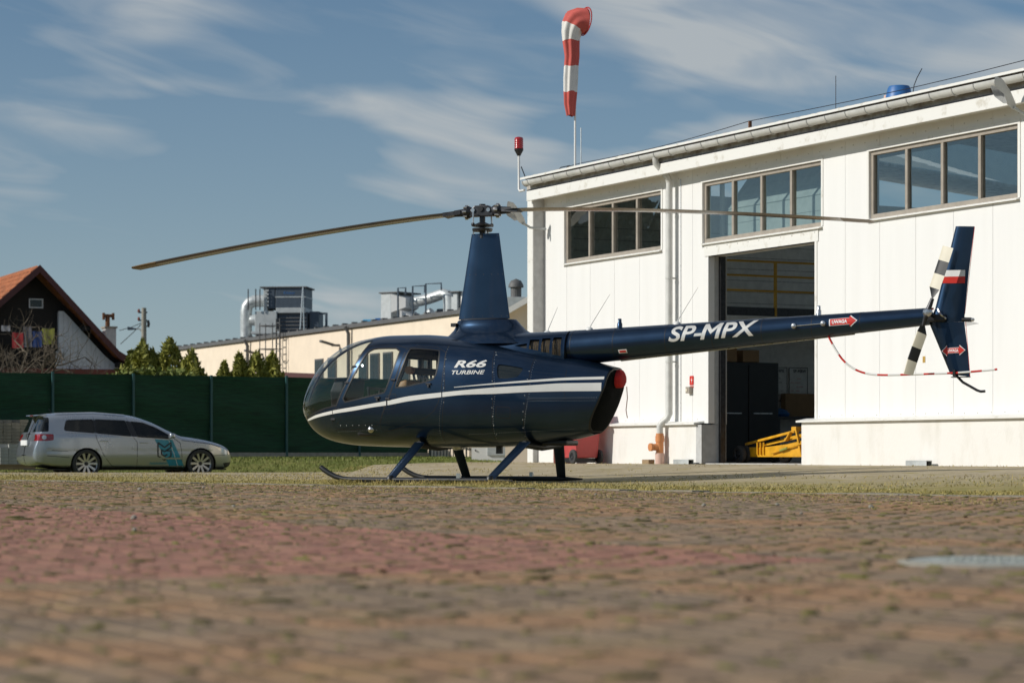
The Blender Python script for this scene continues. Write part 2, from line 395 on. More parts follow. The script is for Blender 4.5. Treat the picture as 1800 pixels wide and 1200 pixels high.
def text_faces(txt, h, shear=0, bold=0, space=1.0):   # flat outline faces of a word, height h, starting at x = 0
    cu = bpy.data.curves.new('t', 'FONT'); cu.body = txt; cu.size = 1; cu.shear = shear; cu.offset = bold; cu.space_character = space; cu.resolution_u = 4
    ob = bpy.data.objects.new('t', cu); col.objects.link(ob); dg = bpy.context.evaluated_depsgraph_get(); dg.update()
    me = bpy.data.meshes.new_from_object(ob.evaluated_get(dg)); bpy.data.objects.remove(ob)
    xs = [v.co.x for v in me.vertices]; ys = [v.co.y for v in me.vertices]; k = h/(max(ys)-min(ys)); x0 = min(xs); y0 = min(ys)
    fs = [[((me.vertices[i].co.x-x0)*k, (me.vertices[i].co.y-y0)*k) for i in p.vertices] for p in me.polygons]
    bpy.data.meshes.remove(me); return fs, (max(xs)-x0)*k
def m_faces(b, sh):                      # the letter M, drawn by hand in em units
    q = [[(.07-b, -b), (.17+b, -b), (.17+b, .68+b), (.07-b, .68+b)], [(.17+b, .68+b), (.17+b, .52-2*b), (.39, .25-2*b), (.39, .40+b)],
         [(.61-b, .68+b), (.39, .40+b), (.39, .25-2*b), (.61-b, .52-2*b)], [(.61-b, -b), (.71+b, -b), (.71+b, .68+b), (.61-b, .68+b)]]
    return [[(x-.07+b+sh*z, z) for x, z in f] for f in q]
def word_faces(txt, h, shear=0, bold=0, gap=.10):   # a word of height h in which every M is the drawn one
    out_ = []; x = 0; k = h/(.68+2*bold)
    for i, part in enumerate(txt.split('M')):
        if i: out_ += [[(x+a*k, (c+bold)*k) for a, c in f] for f in m_faces(bold, shear)]; x += (.64+2*bold+gap)*k
        if part:
            fs, wd = text_faces(part, h, shear, bold); out_ += [[(x+a, c) for a, c in f] for f in fs]; x += wd+gap*k-shear*h
    return out_, x-gap*k+shear*h
def slice_faces(fs, step=.02):
    bm = bmesh.new()
    for f in fs:
        vs = [bm.verts.new((x, 0, z)) for x, z in f]
        try: bm.faces.new(vs)
        except ValueError: pass
    bmesh.ops.remove_doubles(bm, verts=bm.verts, dist=1e-6)
    for ax in (0, 2):
        lo = min(v.co[ax] for v in bm.verts); hi = max(v.co[ax] for v in bm.verts); k = lo+step
        while k < hi:
            co = [0, 0, 0]; no = [0, 0, 0]; co[ax] = k; no[ax] = 1
            bmesh.ops.bisect_plane(bm, geom=bm.verts[:]+bm.edges[:]+bm.faces[:], dist=1e-6, plane_co=co, plane_no=no); k += step
    r = [[(v.co.x, v.co.z) for v in f.verts] for f in bm.faces]; bm.free(); return r
def flat_text(name, txt, h, m, parent, org, ax, up=(0, 0, 1), **kw):   # lettering on a flat board
    fs, wd = word_faces(txt, h, **kw); org, ax, up = Vector(org), Vector(ax), Vector(up); b = MB()
    for f in fs: b.add([org+ax*x+up*z for x, z in f], [tuple(range(len(f)))])
    return b.build(name, m, parent, fix=False)
def cloud_mesh(name, P, size, m, parent=None, aspect=1.6, up=0, nrm=None):   # many leaf-sized quads, P: n x 3
    n = len(P); d = rng.normal(size=(n, 3)); d[:, 2] += up; d /= np.linalg.norm(d, axis=1)[:, None]
    e = rng.normal(size=(n, 3)); e -= d*(e*d).sum(1)[:, None]; e /= np.linalg.norm(e, axis=1)[:, None]
    s = size*(.6+.8*rng.random(n))[:, None]; a = d*s*aspect/2; b = e*s/2
    V = np.stack([P-a-b*.5, P-a*.2+b, P+a, P-a*.2-b], 1).reshape(-1, 3)
    return quads(name, V, m, parent)
def quads(name, V, m, parent=None, k=4):
    n = len(V)//k; me = bpy.data.meshes.new(name)
    me.vertices.add(len(V)); me.vertices.foreach_set('co', V.astype(np.float32).ravel())
    me.loops.add(len(V)); me.loops.foreach_set('vertex_index', np.arange(len(V), dtype=np.int32))
    me.polygons.add(n); me.polygons.foreach_set('loop_start', np.arange(0, len(V), k, dtype=np.int32))
    me.materials.append(m); me.update(calc_edges=True)
    o = bpy.data.objects.new(name, me); col.objects.link(o); o.parent = parent; return o
def sstep(a, b, x):
    t = min(max((x-a)/(b-a), 0), 1); return t*t*(3-2*t)

# ------------------------------------------------------------------ the ground
U = Vector((.460, -.888)).normalized(); NI = Vector((-U.y, U.x))       # along the hangar front; into the hangar
HO = Vector((.477, 45.0))                                             # left end of the hangar front
HANG_RZ = math.atan2(U.y, U.x)
LS = Vector((1.64, 23.2)); LD = Vector((.66, -.75)).normalized(); LNn = Vector((-LD.y, LD.x))
if LNn.y < 0: LNn = -LNn                                               # away from the camera
def ground_z(X, Y):
    p = Vector((X, Y))-HO; front = -p.dot(NI); s = p.dot(U)
    z = .2*sstep(7, .8, front)*sstep(-5, -1, s)
    lw = sstep(-1.5, -5, X)
    far_left = -.19*sstep(46.5, 50.5, Y)+.42*sstep(57, 61, Y)
    far_mid = .17*sstep(45, 54, Y)+.06*sstep(56, 62, Y)
    zl = far_left*lw+far_mid*(1-lw)
    z = max(z, zl) if s > -5 and front < 8 and X > -3 else zl*sstep(3, -1.5, X)+z*(1-sstep(3, -1.5, X)) if X < 3 else z
    return z
def paved(X, Y): return (Vector((X, Y))-LS).dot(LNn) < -.15
def axis(vals):
    o = []
    for a, b, n in vals: o += [a+(b-a)*i/n for i in range(n)]
    return o+[vals[-1][1]]
gx = axis([(-600, -60, 8), (-60, -20, 12), (-20, 14, 80), (14, 60, 14), (60, 600, 8)])
gy = axis([(-400, -20, 8), (-20, 2, 8), (2, 70, 150), (70, 140, 14), (140, 1500, 8)])
b = MB()
b.v = [(x, y, ground_z(x, y)-(.012 if y < 44 else 0)-(.012 if paved(x, y) and abs(x) < 12 and -1 < y < 40 else 0)) for y in gy for x in gx]
nx = len(gx); b.f = [(j*nx+i, j*nx+i+1, (j+1)*nx+i+1, (j+1)*nx+i) for j in range(len(gy)-1) for i in range(nx-1)]; b.mi = [0]*len(b.f)
def ground_material():
    m, t, bs = newmat('ground_surface'); n, l = t.nodes, t.links
    g = n.new('ShaderNodeNewGeometry')
    def noise(sc_, det=5, st=(1, 1, 1)):
        mp = n.new('ShaderNodeMapping'); mp.inputs['Scale'].default_value = st; l.new(g.outputs['Position'], mp.inputs[0])
        x = n.new('ShaderNodeTexNoise'); x.inputs['Scale'].default_value = sc_; x.inputs['Detail'].default_value = det; x.inputs['Roughness'].default_value = .65; l.new(mp.outputs[0], x.inputs['Vector']); return x.outputs['Fac']
    def mth(op, a, b_=None, c_=None, cl_=False):
        x = n.new('ShaderNodeMath'); x.operation = op; x.use_clamp = cl_
        for i, v in enumerate((a, b_, c_)):
            if v is None: continue
            if isinstance(v, (int, float)): x.inputs[i].default_value = v
            else: l.new(v, x.inputs[i])
        return x.outputs[0]
    def mix(f, a, b_):
        x = n.new('ShaderNodeMix'); x.data_type = 'RGBA'
        if isinstance(f, float): x.inputs['Factor'].default_value = f
        else: l.new(f, x.inputs['Factor'])
        for k, v in (('A', a), ('B', b_)):
            if isinstance(v, tuple): x.inputs[k].default_value = (*v, 1)
            else: l.new(v, x.inputs[k])
        return x.outputs['Result']
    def ss(v, lo, hi):
        x = n.new('ShaderNodeMapRange'); x.interpolation_type = 'SMOOTHSTEP'; x.inputs['From Min'].default_value = lo; x.inputs['From Max'].default_value = hi; l.new(v, x.inputs['Value']); return x.outputs[0]
    def plane(o, d):
        x = n.new('ShaderNodeVectorMath'); x.operation = 'SUBTRACT'; l.new(g.outputs['Position'], x.inputs[0]); x.inputs[1].default_value = (o[0], o[1], 0)
        y = n.new('ShaderNodeVectorMath'); y.operation = 'DOT_PRODUCT'; l.new(x.outputs[0], y.inputs[0]); y.inputs[1].default_value = (d[0], d[1], 0); return y.outputs['Value']
    conc = mix(ss(noise(1.2, 6), .35, .65), (.36, .295, .185), (.45, .38, .26))
    conc = mix(ss(noise(9, 4), .55, .75), conc, (.21, .185, .13))
    mossy = mix(ss(noise(3, 6), .35, .62), (.38, .30, .12), (.25, .22, .045))
    dl = mth('ADD', plane(LS, LNn), mth('MULTIPLY', mth('SUBTRACT', noise(.8, 4), .5), 5.0))
    c_ = mix(ss(dl, 1.5, 6.5), mossy, conc)                            # moss creeps in from the paving edge
    c_ = mix(ss(noise(2.3, 5, (1, .5, 1)), .56, .72), c_, mossy)
    dfar = plane((0, 0), (0, 1)); lawn = mix(ss(noise(1.5, 5), .35, .65), (.12, .14, .03), (.21, .20, .06))
    xl = plane((0, 0), (-1, 0))
    f_l = mth('MULTIPLY', ss(mth('ADD', dfar, mth('MULTIPLY', noise(.7), 3.0)), 47.0, 52.0), ss(xl, -1.0, 2.5))
    c_ = mix(f_l, c_, lawn)
    soil = mix(ss(noise(26, 4), .4, .62), (.15, .115, .065), (.20, .165, .06))
    c_ = mix(ss(plane(LS, -LNn), .12, .2), c_, soil)
    near = n.new('ShaderNodeVectorMath'); near.operation = 'LENGTH'; l.new(g.outputs['Position'], near.inputs[0])
    c_ = mix(ss(near.outputs['Value'], 62.0, 90.0), c_, (.10, .10, .045))
    l.new(c_, bs.inputs['Base Color']); bs.inputs['Roughness'].default_value = .95; bs.inputs['Specular IOR Level'].default_value = .2
    bp = n.new('ShaderNodeBump'); bp.inputs['Strength'].default_value = .5; bp.inputs['Distance'].default_value = .03; l.new(noise(14, 6), bp.inputs['Height']); l.new(bp.outputs[0], bs.inputs['Normal'])
    return m
M['ground'] = ground_material()
g_o = b.build('ground', M['ground'], smooth=60, fix=False); tag(g_o, 'mossy concrete apron, lawn and soil reaching to the horizon', 'ground', kind='structure')

# pavers: rows run with the hangar front; a red field fills one corner
def paver_material():
    m, t, bs = newmat('concrete_paver'); n, l = t.nodes, t.links
    g = n.new('ShaderNodeNewGeometry'); P_ = g.outputs['Position']
    def vm(op, a, b_):
        x = n.new('ShaderNodeVectorMath'); x.operation = op; l.new(a, x.inputs[0])
        if isinstance(b_, tuple): x.inputs[1].default_value = b_
        else: l.new(b_, x.inputs[1])
        return x
    def dotp(o, d): return vm('DOT_PRODUCT', vm('SUBTRACT', P_, (o[0], o[1], 0)).outputs[0], (d[0], d[1], 0)).outputs['Value']
    def mth(op, a, b_, cl_=False):
        x = n.new('ShaderNodeMath'); x.operation = op; x.use_clamp = cl_
        for i, v in enumerate((a, b_)):
            if isinstance(v, (int, float)): x.inputs[i].default_value = v
            else: l.new(v, x.inputs[i])
        return x.outputs[0]
    def mix(f, a, b_):
        x = n.new('ShaderNodeMix'); x.data_type = 'RGBA'; l.new(f, x.inputs['Factor'])
        for k, v in (('A', a), ('B', b_)):
            if isinstance(v, tuple): x.inputs[k].default_value = (*v, 1)
            else: l.new(v, x.inputs[k])
        return x.outputs['Result']
    def noise(s, det=4):
        x = n.new('ShaderNodeTexNoise'); x.inputs['Scale'].default_value = s; x.inputs['Detail'].default_value = det; l.new(P_, x.inputs['Vector']); return x.outputs['Fac']
    def ss(v, lo, hi):
        x = n.new('ShaderNodeMapRange'); x.interpolation_type = 'SMOOTHSTEP'; x.inputs['From Min'].default_value = lo; x.inputs['From Max'].default_value = hi; l.new(v, x.inputs['Value']); return x.outputs[0]
    # every paver has its own tint: the tone is constant inside one grid cell
    rw = mth('FLOOR', mth('DIVIDE', dotp((0, 0), (NI.x, NI.y)), .105), 0)
    sh = mth('MULTIPLY', mth('MODULO', mth('ABSOLUTE', rw, 0), 2), .105)
    cl_ = mth('FLOOR', mth('DIVIDE', mth('ADD', dotp((0, 0), (U.x, U.y)), sh), .21), 0)
    cv = n.new('ShaderNodeCombineXYZ'); l.new(rw, cv.inputs[0]); l.new(cl_, cv.inputs[1])
    wn = n.new('ShaderNodeTexWhiteNoise'); wn.noise_dimensions = '2D'; l.new(cv.outputs[0], wn.inputs['Vector'])
    grey = mix(wn.outputs['Value'], (.20, .146, .100), (.275, .198, .130))
    grey = mix(mth('MULTIPLY', ss(noise(.9, 4), .42, .62), .8), grey, (.33, .185, .095))
    red = mix(wn.outputs['Value'], (.28, .138, .10), (.345, .172, .125))
    fr = mth('MULTIPLY', mth('LESS_THAN', dotp((1.15, 8.1), (NI.x, NI.y)), .0), mth('LESS_THAN', dotp((1.15, 8.1), (U.x, U.y)), 0))
    c_ = mix(mth('MULTIPLY', fr, mth('SUBTRACT', 1.0, mth('MULTIPLY', ss(noise(2.6, 5), .48, .70), .35))), grey, red)
    c_ = mix(mth('MULTIPLY', ss(noise(5, 6), .52, .8), .65), c_, (.19, .145, .07))
    c_ = mix(mth('MULTIPLY', ss(noise(1.7, 6), .54, .74), .5), c_, (.25, .185, .085))
    l.new(c_, bs.inputs['Base Color']); bs.inputs['Roughness'].default_value = .9; bs.inputs['Specular IOR Level'].default_value = .25
    bp = n.new('ShaderNodeBump'); bp.inputs['Strength'].default_value = .25; bp.inputs['Distance'].default_value = .008; l.new(noise(90, 3), bp.inputs['Height']); l.new(bp.outputs[0], bs.inputs['Normal'])
    return m
M['paver'] = paver_material()
paving = bpy.data.objects.new('paving', None); col.objects.link(paving); tag(paving, 'weathered block paving with a red field and mossy joints', 'paving', kind='structure')
PU, PV = .21, .105
def paver_verts(cx, cy, dz, tl):
    o = []
    for (k, z, e) in ((0, -.03, 0), (0, -.006, 0), (1, 0, .007)):
        for i, j in ((-1, -1), (1, -1), (1, 1), (-1, 1)):
            a = i*(PU/2-.004-e); c = j*(PV/2-.004-e); p = U*a+NI*c
            o.append((cx+p.x, cy+p.y, z+dz+tl[0]*a+tl[1]*c))
    return o
PF = [(8, 9, 10, 11)]+[(r*4+i, r*4+(i+1) % 4, r*4+4+(i+1) % 4, r*4+4+i) for r in (0, 1) for i in range(4)]
cells = []
for r in range(-80, 360):
    for c in range(-200, 140):
        v = (r+.5)*PV; u = (c+.5)*PU-(.105 if abs(r) % 2 else 0)
        p = U*u+NI*v
        if p.y < 2.6 or p.y > 36 or abs(p.x) > .2118*p.y+3.2: continue
        if (p-LS).dot(LNn) > -.20: continue
        if (p-Vector((1.63, 7.95))).length < .36: continue
        cells.append((p.y, p.x, p.y))
cells.sort()
pm = MB(); pm.add(paver_verts(0, 0, 0, (0, 0)), PF); proto_p = pm.build('paver', M['paver'], paving); pme = proto_p.data
vis = [q for q in cells if q[0] > 3.7 and abs(q[1]) < .2118*q[0]]
big = set(vis[:300]); first = True
for q in cells:
    if q in big:
        if first: o = proto_p; first = False
        else: o = link_mesh('paver', pme, paving)
        o.location = (q[1], q[2], random.uniform(-.002, .002)); o.rotation_euler = (random.uniform(-.006, .006), random.uniform(-.006, .006), 0)
rest = MB()
for q in cells:
    if q not in big: rest.add(paver_verts(q[1], q[2], random.uniform(-.002, .002), (random.uniform(-.01, .01), random.uniform(-.01, .01))), PF)
tag(rest.build('pavers', M['paver'], paving, fix=False), kind='stuff')
# concrete edging slabs between paving and apron
edging = bpy.data.objects.new('kerb', None); col.objects.link(edging); tag(edging, 'row of pale concrete edging slabs bounding the paving', 'kerb', kind='structure')
eb = MB(); eb.box((-.245, -.12, -.05), (.245, .12, .006)); e0 = eb.build('slab', M['edging'], edging, bevel=.008)
for i in range(-38, 14):
    p = LS+LD*(i*.5); o = e0 if i == -38 else link_mesh('slab', e0.data, edging)
    o.location = (p.x, p.y, random.uniform(-.008, .006)); o.rotation_euler = (random.uniform(-.01, .01), random.uniform(-.01, .01), math.atan2(LD.y, LD.x)+random.uniform(-.008, .008))
# moss cushions, grass and debris
def blades(name, pts, h, wd, m, lean=.5, n_each=1):
    P = np.repeat(np.array(pts, float), n_each, 0); n = len(P); P[:, :2] += rng.normal(size=(n, 2))*(.02 if n_each > 1 else 0)
    a = rng.random(n)*6.283; hh = h*(.4+.9*rng.random(n)); ln = lean*rng.random(n)*hh; b2 = rng.random(n)*6.283
    dx = np.stack([np.cos(a), np.sin(a), np.zeros(n)], 1)*wd/2; tip = np.stack([np.cos(b2)*ln, np.sin(b2)*ln, hh], 1)
    mid = P+tip*np.array([.35, .35, .55])
    V = np.stack([P-dx, P+dx, mid+dx*.7, P+tip, mid-dx*.7], 1).reshape(-1, 3)
    return tag(quads(name, V, m, None, 5), kind='stuff')
mm = MB()
near_c = [q for q in cells if abs(q[1]) < .2118*q[0]+.7]
for q in random.sample(near_c, min(len(near_c), 6200)):
    k = random.choice((0, 1)); s = random.uniform(.005, .016)*(1.8 if random.random() < .05 else 1); ln = random.uniform(1.2, 4.2)
    p = Vector((q[1], q[2]))+U*random.uniform(-.1, .1)*(1-k)+NI*random.uniform(-.05, .05)*k+(NI*PV/2 if k == 0 else U*PU/2)
    d1, d2 = (U, NI) if k == 0 else (NI, U); hgt = min(.012, s*random.uniform(.2, .5))
    ring = [(p.x+(d1*math.cos(t)*s*ln+d2*math.sin(t)*s*.8).x*random.uniform(.75, 1.2), p.y+(d1*math.cos(t)*s*ln+d2*math.sin(t)*s*.8).y, -.006) for t in [i*1.0472 for i in range(6)]]
    mid = [(p.x+(v[0]-p.x)*.65, p.y+(v[1]-p.y)*.65, hgt*random.uniform(.5, .95)) for v in ring]
    mm.add(ring+mid+[(p.x, p.y, hgt)], [(i, (i+1) % 6, 6+(i+1) % 6, 6+i) for i in range(6)]+[(6+i, 6+(i+1) % 6, 12) for i in range(6)])
tag(mm.build('moss', M['moss'], None, smooth=80, fix=False), 'olive moss cushions growing in the paving joints', 'moss', kind='stuff')
pts = []
while len(pts) < 26000:
    Y = 15+33*random.random()**.8; X = random.uniform(-.24, .24)*Y
    d = (Vector((X, Y))-LS).dot(LNn)
    nz_ = math.sin(X*1.7+Y*.9)+math.sin(X*.6-Y*1.3+2)+math.sin(X*3.1+Y*2.2)
    if d < -3: k = .06
    elif d < 4: k = .55+.25*nz_
    else: k = .10+.12*nz_
    if X < -2 and Y > 36: k += .35
    if X > 0 and d > 6: k *= .25
    if (Vector((X, Y))-HO).dot(NI) > -.25: continue
    if random.random() < k: pts.append((X, Y, ground_z(X, Y)-.012))
tag(blades('dry_grass', pts, .026, .010, M['straw'], 1.6), 'short dry grass and straw scattered over the apron', 'grass')
pts = []
for _ in range(9000):
    Y = random.uniform(15, 34); X = random.uniform(-.23, .23)*Y; d = (Vector((X, Y))-LS).dot(LNn)
    if -4 < d < 5 and math.sin(X*2.3+Y)+math.sin(Y*1.7-X) > .1: pts.append((X, Y, ground_z(X, Y)-.012))
tag(blades('short_grass', pts, .018, .012, M['moss_green'], 1.2), 'short green grass and weeds along the paving edge', 'grass')
pts = []
while len(pts) < 30000:
    X = random.uniform(-14, 1.5); Y = random.uniform(50 if X > -7.5 else 57, 68)
    if Vector((X+11.68, Y-61.5)).dot(Vector((-.498, .867))) > -.15: continue
    pts.append((X, Y, ground_z(X, Y)))
tag(blades('lawn', pts, .06, .02, M['grass'], .8), 'strip of green lawn in front of the green fence', 'lawn')
pts = []
for _ in range(46):
    u_ = random.uniform(-.9, 1.6); cx_, cy_ = -.377-u_*.91-1.13*.415+random.gauss(0, .05), 30.8+u_*.415-1.13*.91-random.uniform(.0, .30)
    for _k in range(random.randint(12, 34)): pts.append((cx_+random.gauss(0, .05), cy_+random.gauss(0, .03), -.012))
tag(blades('grass_tufts', pts, .055, .009, M['straw'], 1.2), 'dry grass tufts growing along the near landing skid', 'grass')
db = MB(); fr_ = []
for _ in range(420):
    q = random.choice(near_c) if random.random() < .8 else (0, random.uniform(-6, 5), random.uniform(22, 34)); a = random.uniform(0, 6.28); s = random.uniform(.008, .022)
    c_, s_ = math.cos(a)*s, math.sin(a)*s; h = random.uniform(.004, .014)
    db.add([(q[1]-c_, q[2]-s_, .004), (q[1]-s_*.6, q[2]+c_*.6, h), (q[1]+c_, q[2]+s_, .004+h*.6), (q[1]+s_*.6, q[2]-c_*.6, .003)], [(0, 1, 2, 3)])
tag(db.build('fallen_leaves', M['leafdead'], fix=False), 'small curled brown leaves scattered over the paving', 'leaves', kind='stuff')
for i in range(14):
    X = 1.55; q = random.choice(vis[600:]); s = random.uniform(.010, .022); sb = MB()
    sb.lathe([(.2*s, 0), (s, .3*s), (.9*s, .9*s), (.2*s, 1.3*s)], 7, cap=True)
    o = sb.build('pebbles' if i == 0 else 'pebble', M['concrete'], None if i == 0 else peb, smooth=40); o.rotation_euler = (.2, .1, i)
    if i == 0: peb = o; o.location = (q[1], q[2], 0); tag(o, 'pale pebbles lying about on the paving', 'pebbles', kind='stuff'); o.rotation_euler = (0, 0, 0); base_p = Vector(o.location)
    else: o.location = Vector((q[1], q[2], 0))-base_p
# manhole cover
t_ = thing('manhole_cover', 'round grey iron manhole cover set in the paving', 'manhole', (1.63, 7.95, 0))
mb = MB(); mb.lathe([(.36, -.02), (.36, .006), (.335, .012), (.33, -.01)], 40); mb.build('frame_ring', M['concrete'], t_, smooth=30)
mb = MB(); mb.lathe([(.001, .012), (.30, .012), (.322, .008), (.325, -.02)], 40)
for i in range(-4, 5):
    for j in range(-4, 5):
        if i*i+j*j < 16: mb.box((i*.062-.02, j*.062-.006, .012), (i*.062+.02, j*.062+.006, .017)) if (i+j) % 2 else mb.box((i*.062-.006, j*.062-.02, .012), (i*.062+.006, j*.062+.02, .017))
mb.build('lid', M['manhole'], t_, smooth=30)

# ------------------------------------------------------------------ hangar (local x along the front, y into the building, z up)
hg = thing('hangar', 'white panelled hangar with ribbon windows and a tall open doorway', 'hangar', (HO.x, HO.y, 0), HANG_RZ)
SE = 18.0; WT = .12
WIN = [(1.05, 4.47), (5.80, 9.21), (10.44, 13.85), (15.1, 17.6)]; WZ0, WZ1 = 3.82, 4.82
DOOR = (5.97, 9.04, .1, 3.60)
ops = [(a, c, WZ0, WZ1) for a, c in WIN]+[DOOR]
seams = [.26]+[.26+.87*i for i in range(1, 21)]+[SE]
seams = [s for s in seams if s <= SE]
for i in range(len(seams)-1):
    a, c = seams[i]+.003, seams[i+1]-.003
    xs = sorted({a, c}|{e for o in ops for e in o[:2] if a < e < c}); pcs = []
    for x0, x1 in zip(xs, xs[1:]):
        m_ = (x0+x1)/2; zs = [(.86, 5.30)]
        for o in ops:
            if o[0] < m_ < o[1]:
                nz = []
                for z0, z1 in zs:
                    if o[2] > z0 and o[3] < z1: nz += [(z0, o[2]), (o[3], z1)]
                    elif o[2] <= z0 and o[3] > z0: nz.append((o[3], z1))
                    else: nz.append((z0, z1))
                zs = nz
        for z0, z1 in zs:
            if any(abs(q[1][0]-z0) < 1e-6 and abs(q[1][1]-z1) < 1e-6 and abs(q[0][1]-x0) < 1e-6 for q in pcs):
                q = [q for q in pcs if abs(q[1][0]-z0) < 1e-6 and abs(q[1][1]-z1) < 1e-6 and abs(q[0][1]-x0) < 1e-6][0]; q[0][1] = x1
            else: pcs.append([[x0, x1], [z0, z1]])
    for (x0, x1), (z0, z1) in pcs: MB().box((x0, 0, z0), (x1, WT, z1)).build('wall_panel', M['wall_white'], hg)
MB().box((0, WT+.004, .05), (.30, 12, 5.3)).build('end_wall', M['grey_int'], hg)
b = MB(); b.box((.30, 11.8, .1), (SE, 12, 2.2)); b.box((.30, 11.8, 4.8), (SE, 12, 5.5)); b.build('back_wall', M['grey_int'], hg)
for i in range(12): MB().box((.30+i*1.475, 11.85, 2.2), (.40+i*1.475, 11.95, 4.8)).build('added_back_mullion', M['frame'], hg); MB().add([(.40+i*1.475, 11.9, 2.2), (1.775+i*1.475, 11.9, 2.2), (1.775+i*1.475, 11.9, 4.8), (.40+i*1.475, 11.9, 4.8)], [(0, 1, 2, 3)]).build('added_back_pane', M['hglass'], hg, fix=False)  # unseen back glazing, added to brighten the hangar inside
MB().box((SE-.2, .13, .1), (SE, 11.79, 5.3)).build('side_wall', M['grey_int'], hg)
MB().box((.31, -.06, 0), (SE-.21, 11.79, .205)).build('floor', M['concrete_floor'], hg)
# inner leaf behind the panels so the room is dark
il = MB()
for s0, s1, z0, z1 in [(.31, SE-.21, 4.90, 5.3), (.31, 1.0, 3.75, 4.9), (4.5, 5.72, 3.75, 4.9), (9.28, 10.4, 3.75, 4.9), (13.9, 15.05, 3.75, 4.9), (.31, 5.72, .2, 3.75), (9.28, SE-.21, .2, 3.75)]:
    il.box((s0, WT+.004, z0), (s1, WT+.09, z1))
il.build('inner_leaf', M['grey_int'], hg)
# plinth with a sheet metal sill
for s0, s1 in ((.26, 5.80), (8.86, SE)):
    MB().box((s0, -.13, .02), (s1, -.004, .84)).build('plinth', M['plinth'], hg, bevel=.008)
    b = MB(); b.prism([(s0-.05, -.004, .90), (s0-.05, -.20, .865), (s0-.05, -.20, .838), (s0-.05, -.19, .838), (s0-.05, -.004, .87)], (s1-s0+.09, 0, 0)); b.build('plinth_sill', M['trim_white'], hg)
# corner pier, door reveals, trims
b = MB(); b.box((.04, -.24, .05), (.26, .13, 5.20)); b.build('corner_pier', M['trim_white'], hg, bevel=.01)
b = MB(); b.box((.2605, -.225, .1), (.266, -.002, 5.15)); b.build('pier_shade', M['jamb_shade'], hg)  # thin sheet that colours the shaded side of the white pier
b = MB(); b.box((5.80, -.128, .2), (5.965, .35, .835)); b.build('door_reveal', M['jamb_shade'], hg)
b = MB(); b.box((5.86, .124, .84), (5.968, .36, 3.7)); b.build('door_reveal', M['jamb_shade'], hg)
b = MB(); b.box((9.045, .124, .2), (9.20, .36, 3.7)); b.build('door_reveal', M['jamb_shade'], hg)
b = MB(); b.box((5.87, -.015, 3.60), (9.14, .30, 3.66)); b.box((5.87, -.016, 3.66), (9.14, -.002, 3.80)); b.build('door_head', M['trim_white'], hg)
b = MB(); b.box((9.042, -.012, .85), (9.10, -.002, 3.6)); b.build('door_trim', M['trim_white'], hg)
b = MB(); b.box((5.972, .20, .2), (6.03, .30, 3.6)); b.build('door_track', M['dark_metal'], hg)
b = MB(); b.box((8.985, .20, .2), (9.04, .30, 3.6)); b.build('door_track', M['rust'], hg)
# the windows: frame, mullions, four panes, sill
for a, c in WIN:
    f = MB(); y0, y1 = .03, .10
    for z0, z1 in ((WZ0, WZ0+.07), (WZ1-.06, WZ1)): f.box((a, y0, z0), (c, y1, z1))
    for x0 in (a, c-.06): f.box((x0, y0, WZ0+.07), (x0+.06, y1, WZ1-.06))
    fo = f.build('window_frame', M['frame'], hg, bevel=.006); k = (c-a-.06)/4
    for i in range(1, 4): MB().box((a+k*i, y0-.004, WZ0+.0705), (a+k*i+.06, y1+.01, WZ1-.0605)).build('mullion', M['frame'], fo, bevel=.005)
    for i in range(4):
        x0, x1 = a+k*i+.06, a+k*(i+1); tl = random.uniform(-.006, .006)
        MB().add([(x0, .068-tl, WZ0+.07), (x1, .068+tl, WZ0+.07), (x1, .070+tl, WZ1-.06), (x0, .066-tl, WZ1-.06)], [(0, 1, 2, 3)]).build('pane', M['hglass'], fo, fix=False)
    b = MB(); b.prism([(a-.03, .03, WZ0+.005), (a-.03, -.06, WZ0-.02), (a-.03, -.06, WZ0-.035), (a-.03, .03, WZ0-.012)], (c-a+.06, 0, 0)); b.build('window_sill', M['trim_white'], fo)
    b = MB(); b.box((a-.05, -.012, WZ1), (c+.05, -.002, WZ1+.07)); b.box((a-.05, -.011, WZ0-.0), (a-.001, -.002, WZ1)); b.box((c+.001, -.011, WZ0), (c+.05, -.002, WZ1)); b.build('window_trim', M['trim_white'], fo)
# eaves: board, soffit, gutter with brackets, roof edge
b = MB(); b.box((.20, -.34, 5.02), (SE, -.30, 5.20)); b.build('eaves_board', M['trim_white'], hg, bevel=.006)
b = MB(); b.box((.21, -.335, 5.205), (SE, -.325, 5.225)); b.build('board_drip_edge', M['seam'], hg)
b = MB(); b.box((.20, -.299, 5.06), (SE, .12, 5.09)); b.build('soffit', M['trim_white'], hg)
b = MB(); b.box((.14, -.30, 5.20), (SE, -.02, 5.38)); b.build('eaves_wall', M['roof_old'], hg)
b = MB(); r = []
for i in range(13):
    t = math.pi*i/12; r.append((-.40-.075*math.cos(t), 5.37-.085*math.sin(t)))
ring = [(y, z) for y, z in r]+[(-.40+.068*math.cos(math.pi*i/12), 5.375-.076*math.sin(math.pi*(i)/12)) for i in range(13)]
b.loft([[(s, y, z) for y, z in ring] for s in (.26, SE)]); b.build('gutter', M['gutter'], hg, smooth=40)
br = MB(); br.tube([(0, -.40-.082*math.cos(math.pi*i/10), 5.372-.094*math.sin(math.pi*i/10)) for i in range(11)]+[(0, -.30, 5.39)], .009, 6)
b0 = br.build('gutter_bracket', M['gutter'], hg, smooth=50)
for i in range(1, 36): link_mesh('gutter_bracket', b0.data, hg, (.5*i, 0, 0)).rotation_euler = (0, 0, random.uniform(-.05, .05))
b0.location = (.30, 0, 0)
b = MB(); n_ = 240; top = []; 
for i in range(n_+1):
    s = .12+(SE-.12)*i/n_; h = .004*math.sin(i*math.pi/1.5)+random.uniform(-.004, .006); top.append((s, h))
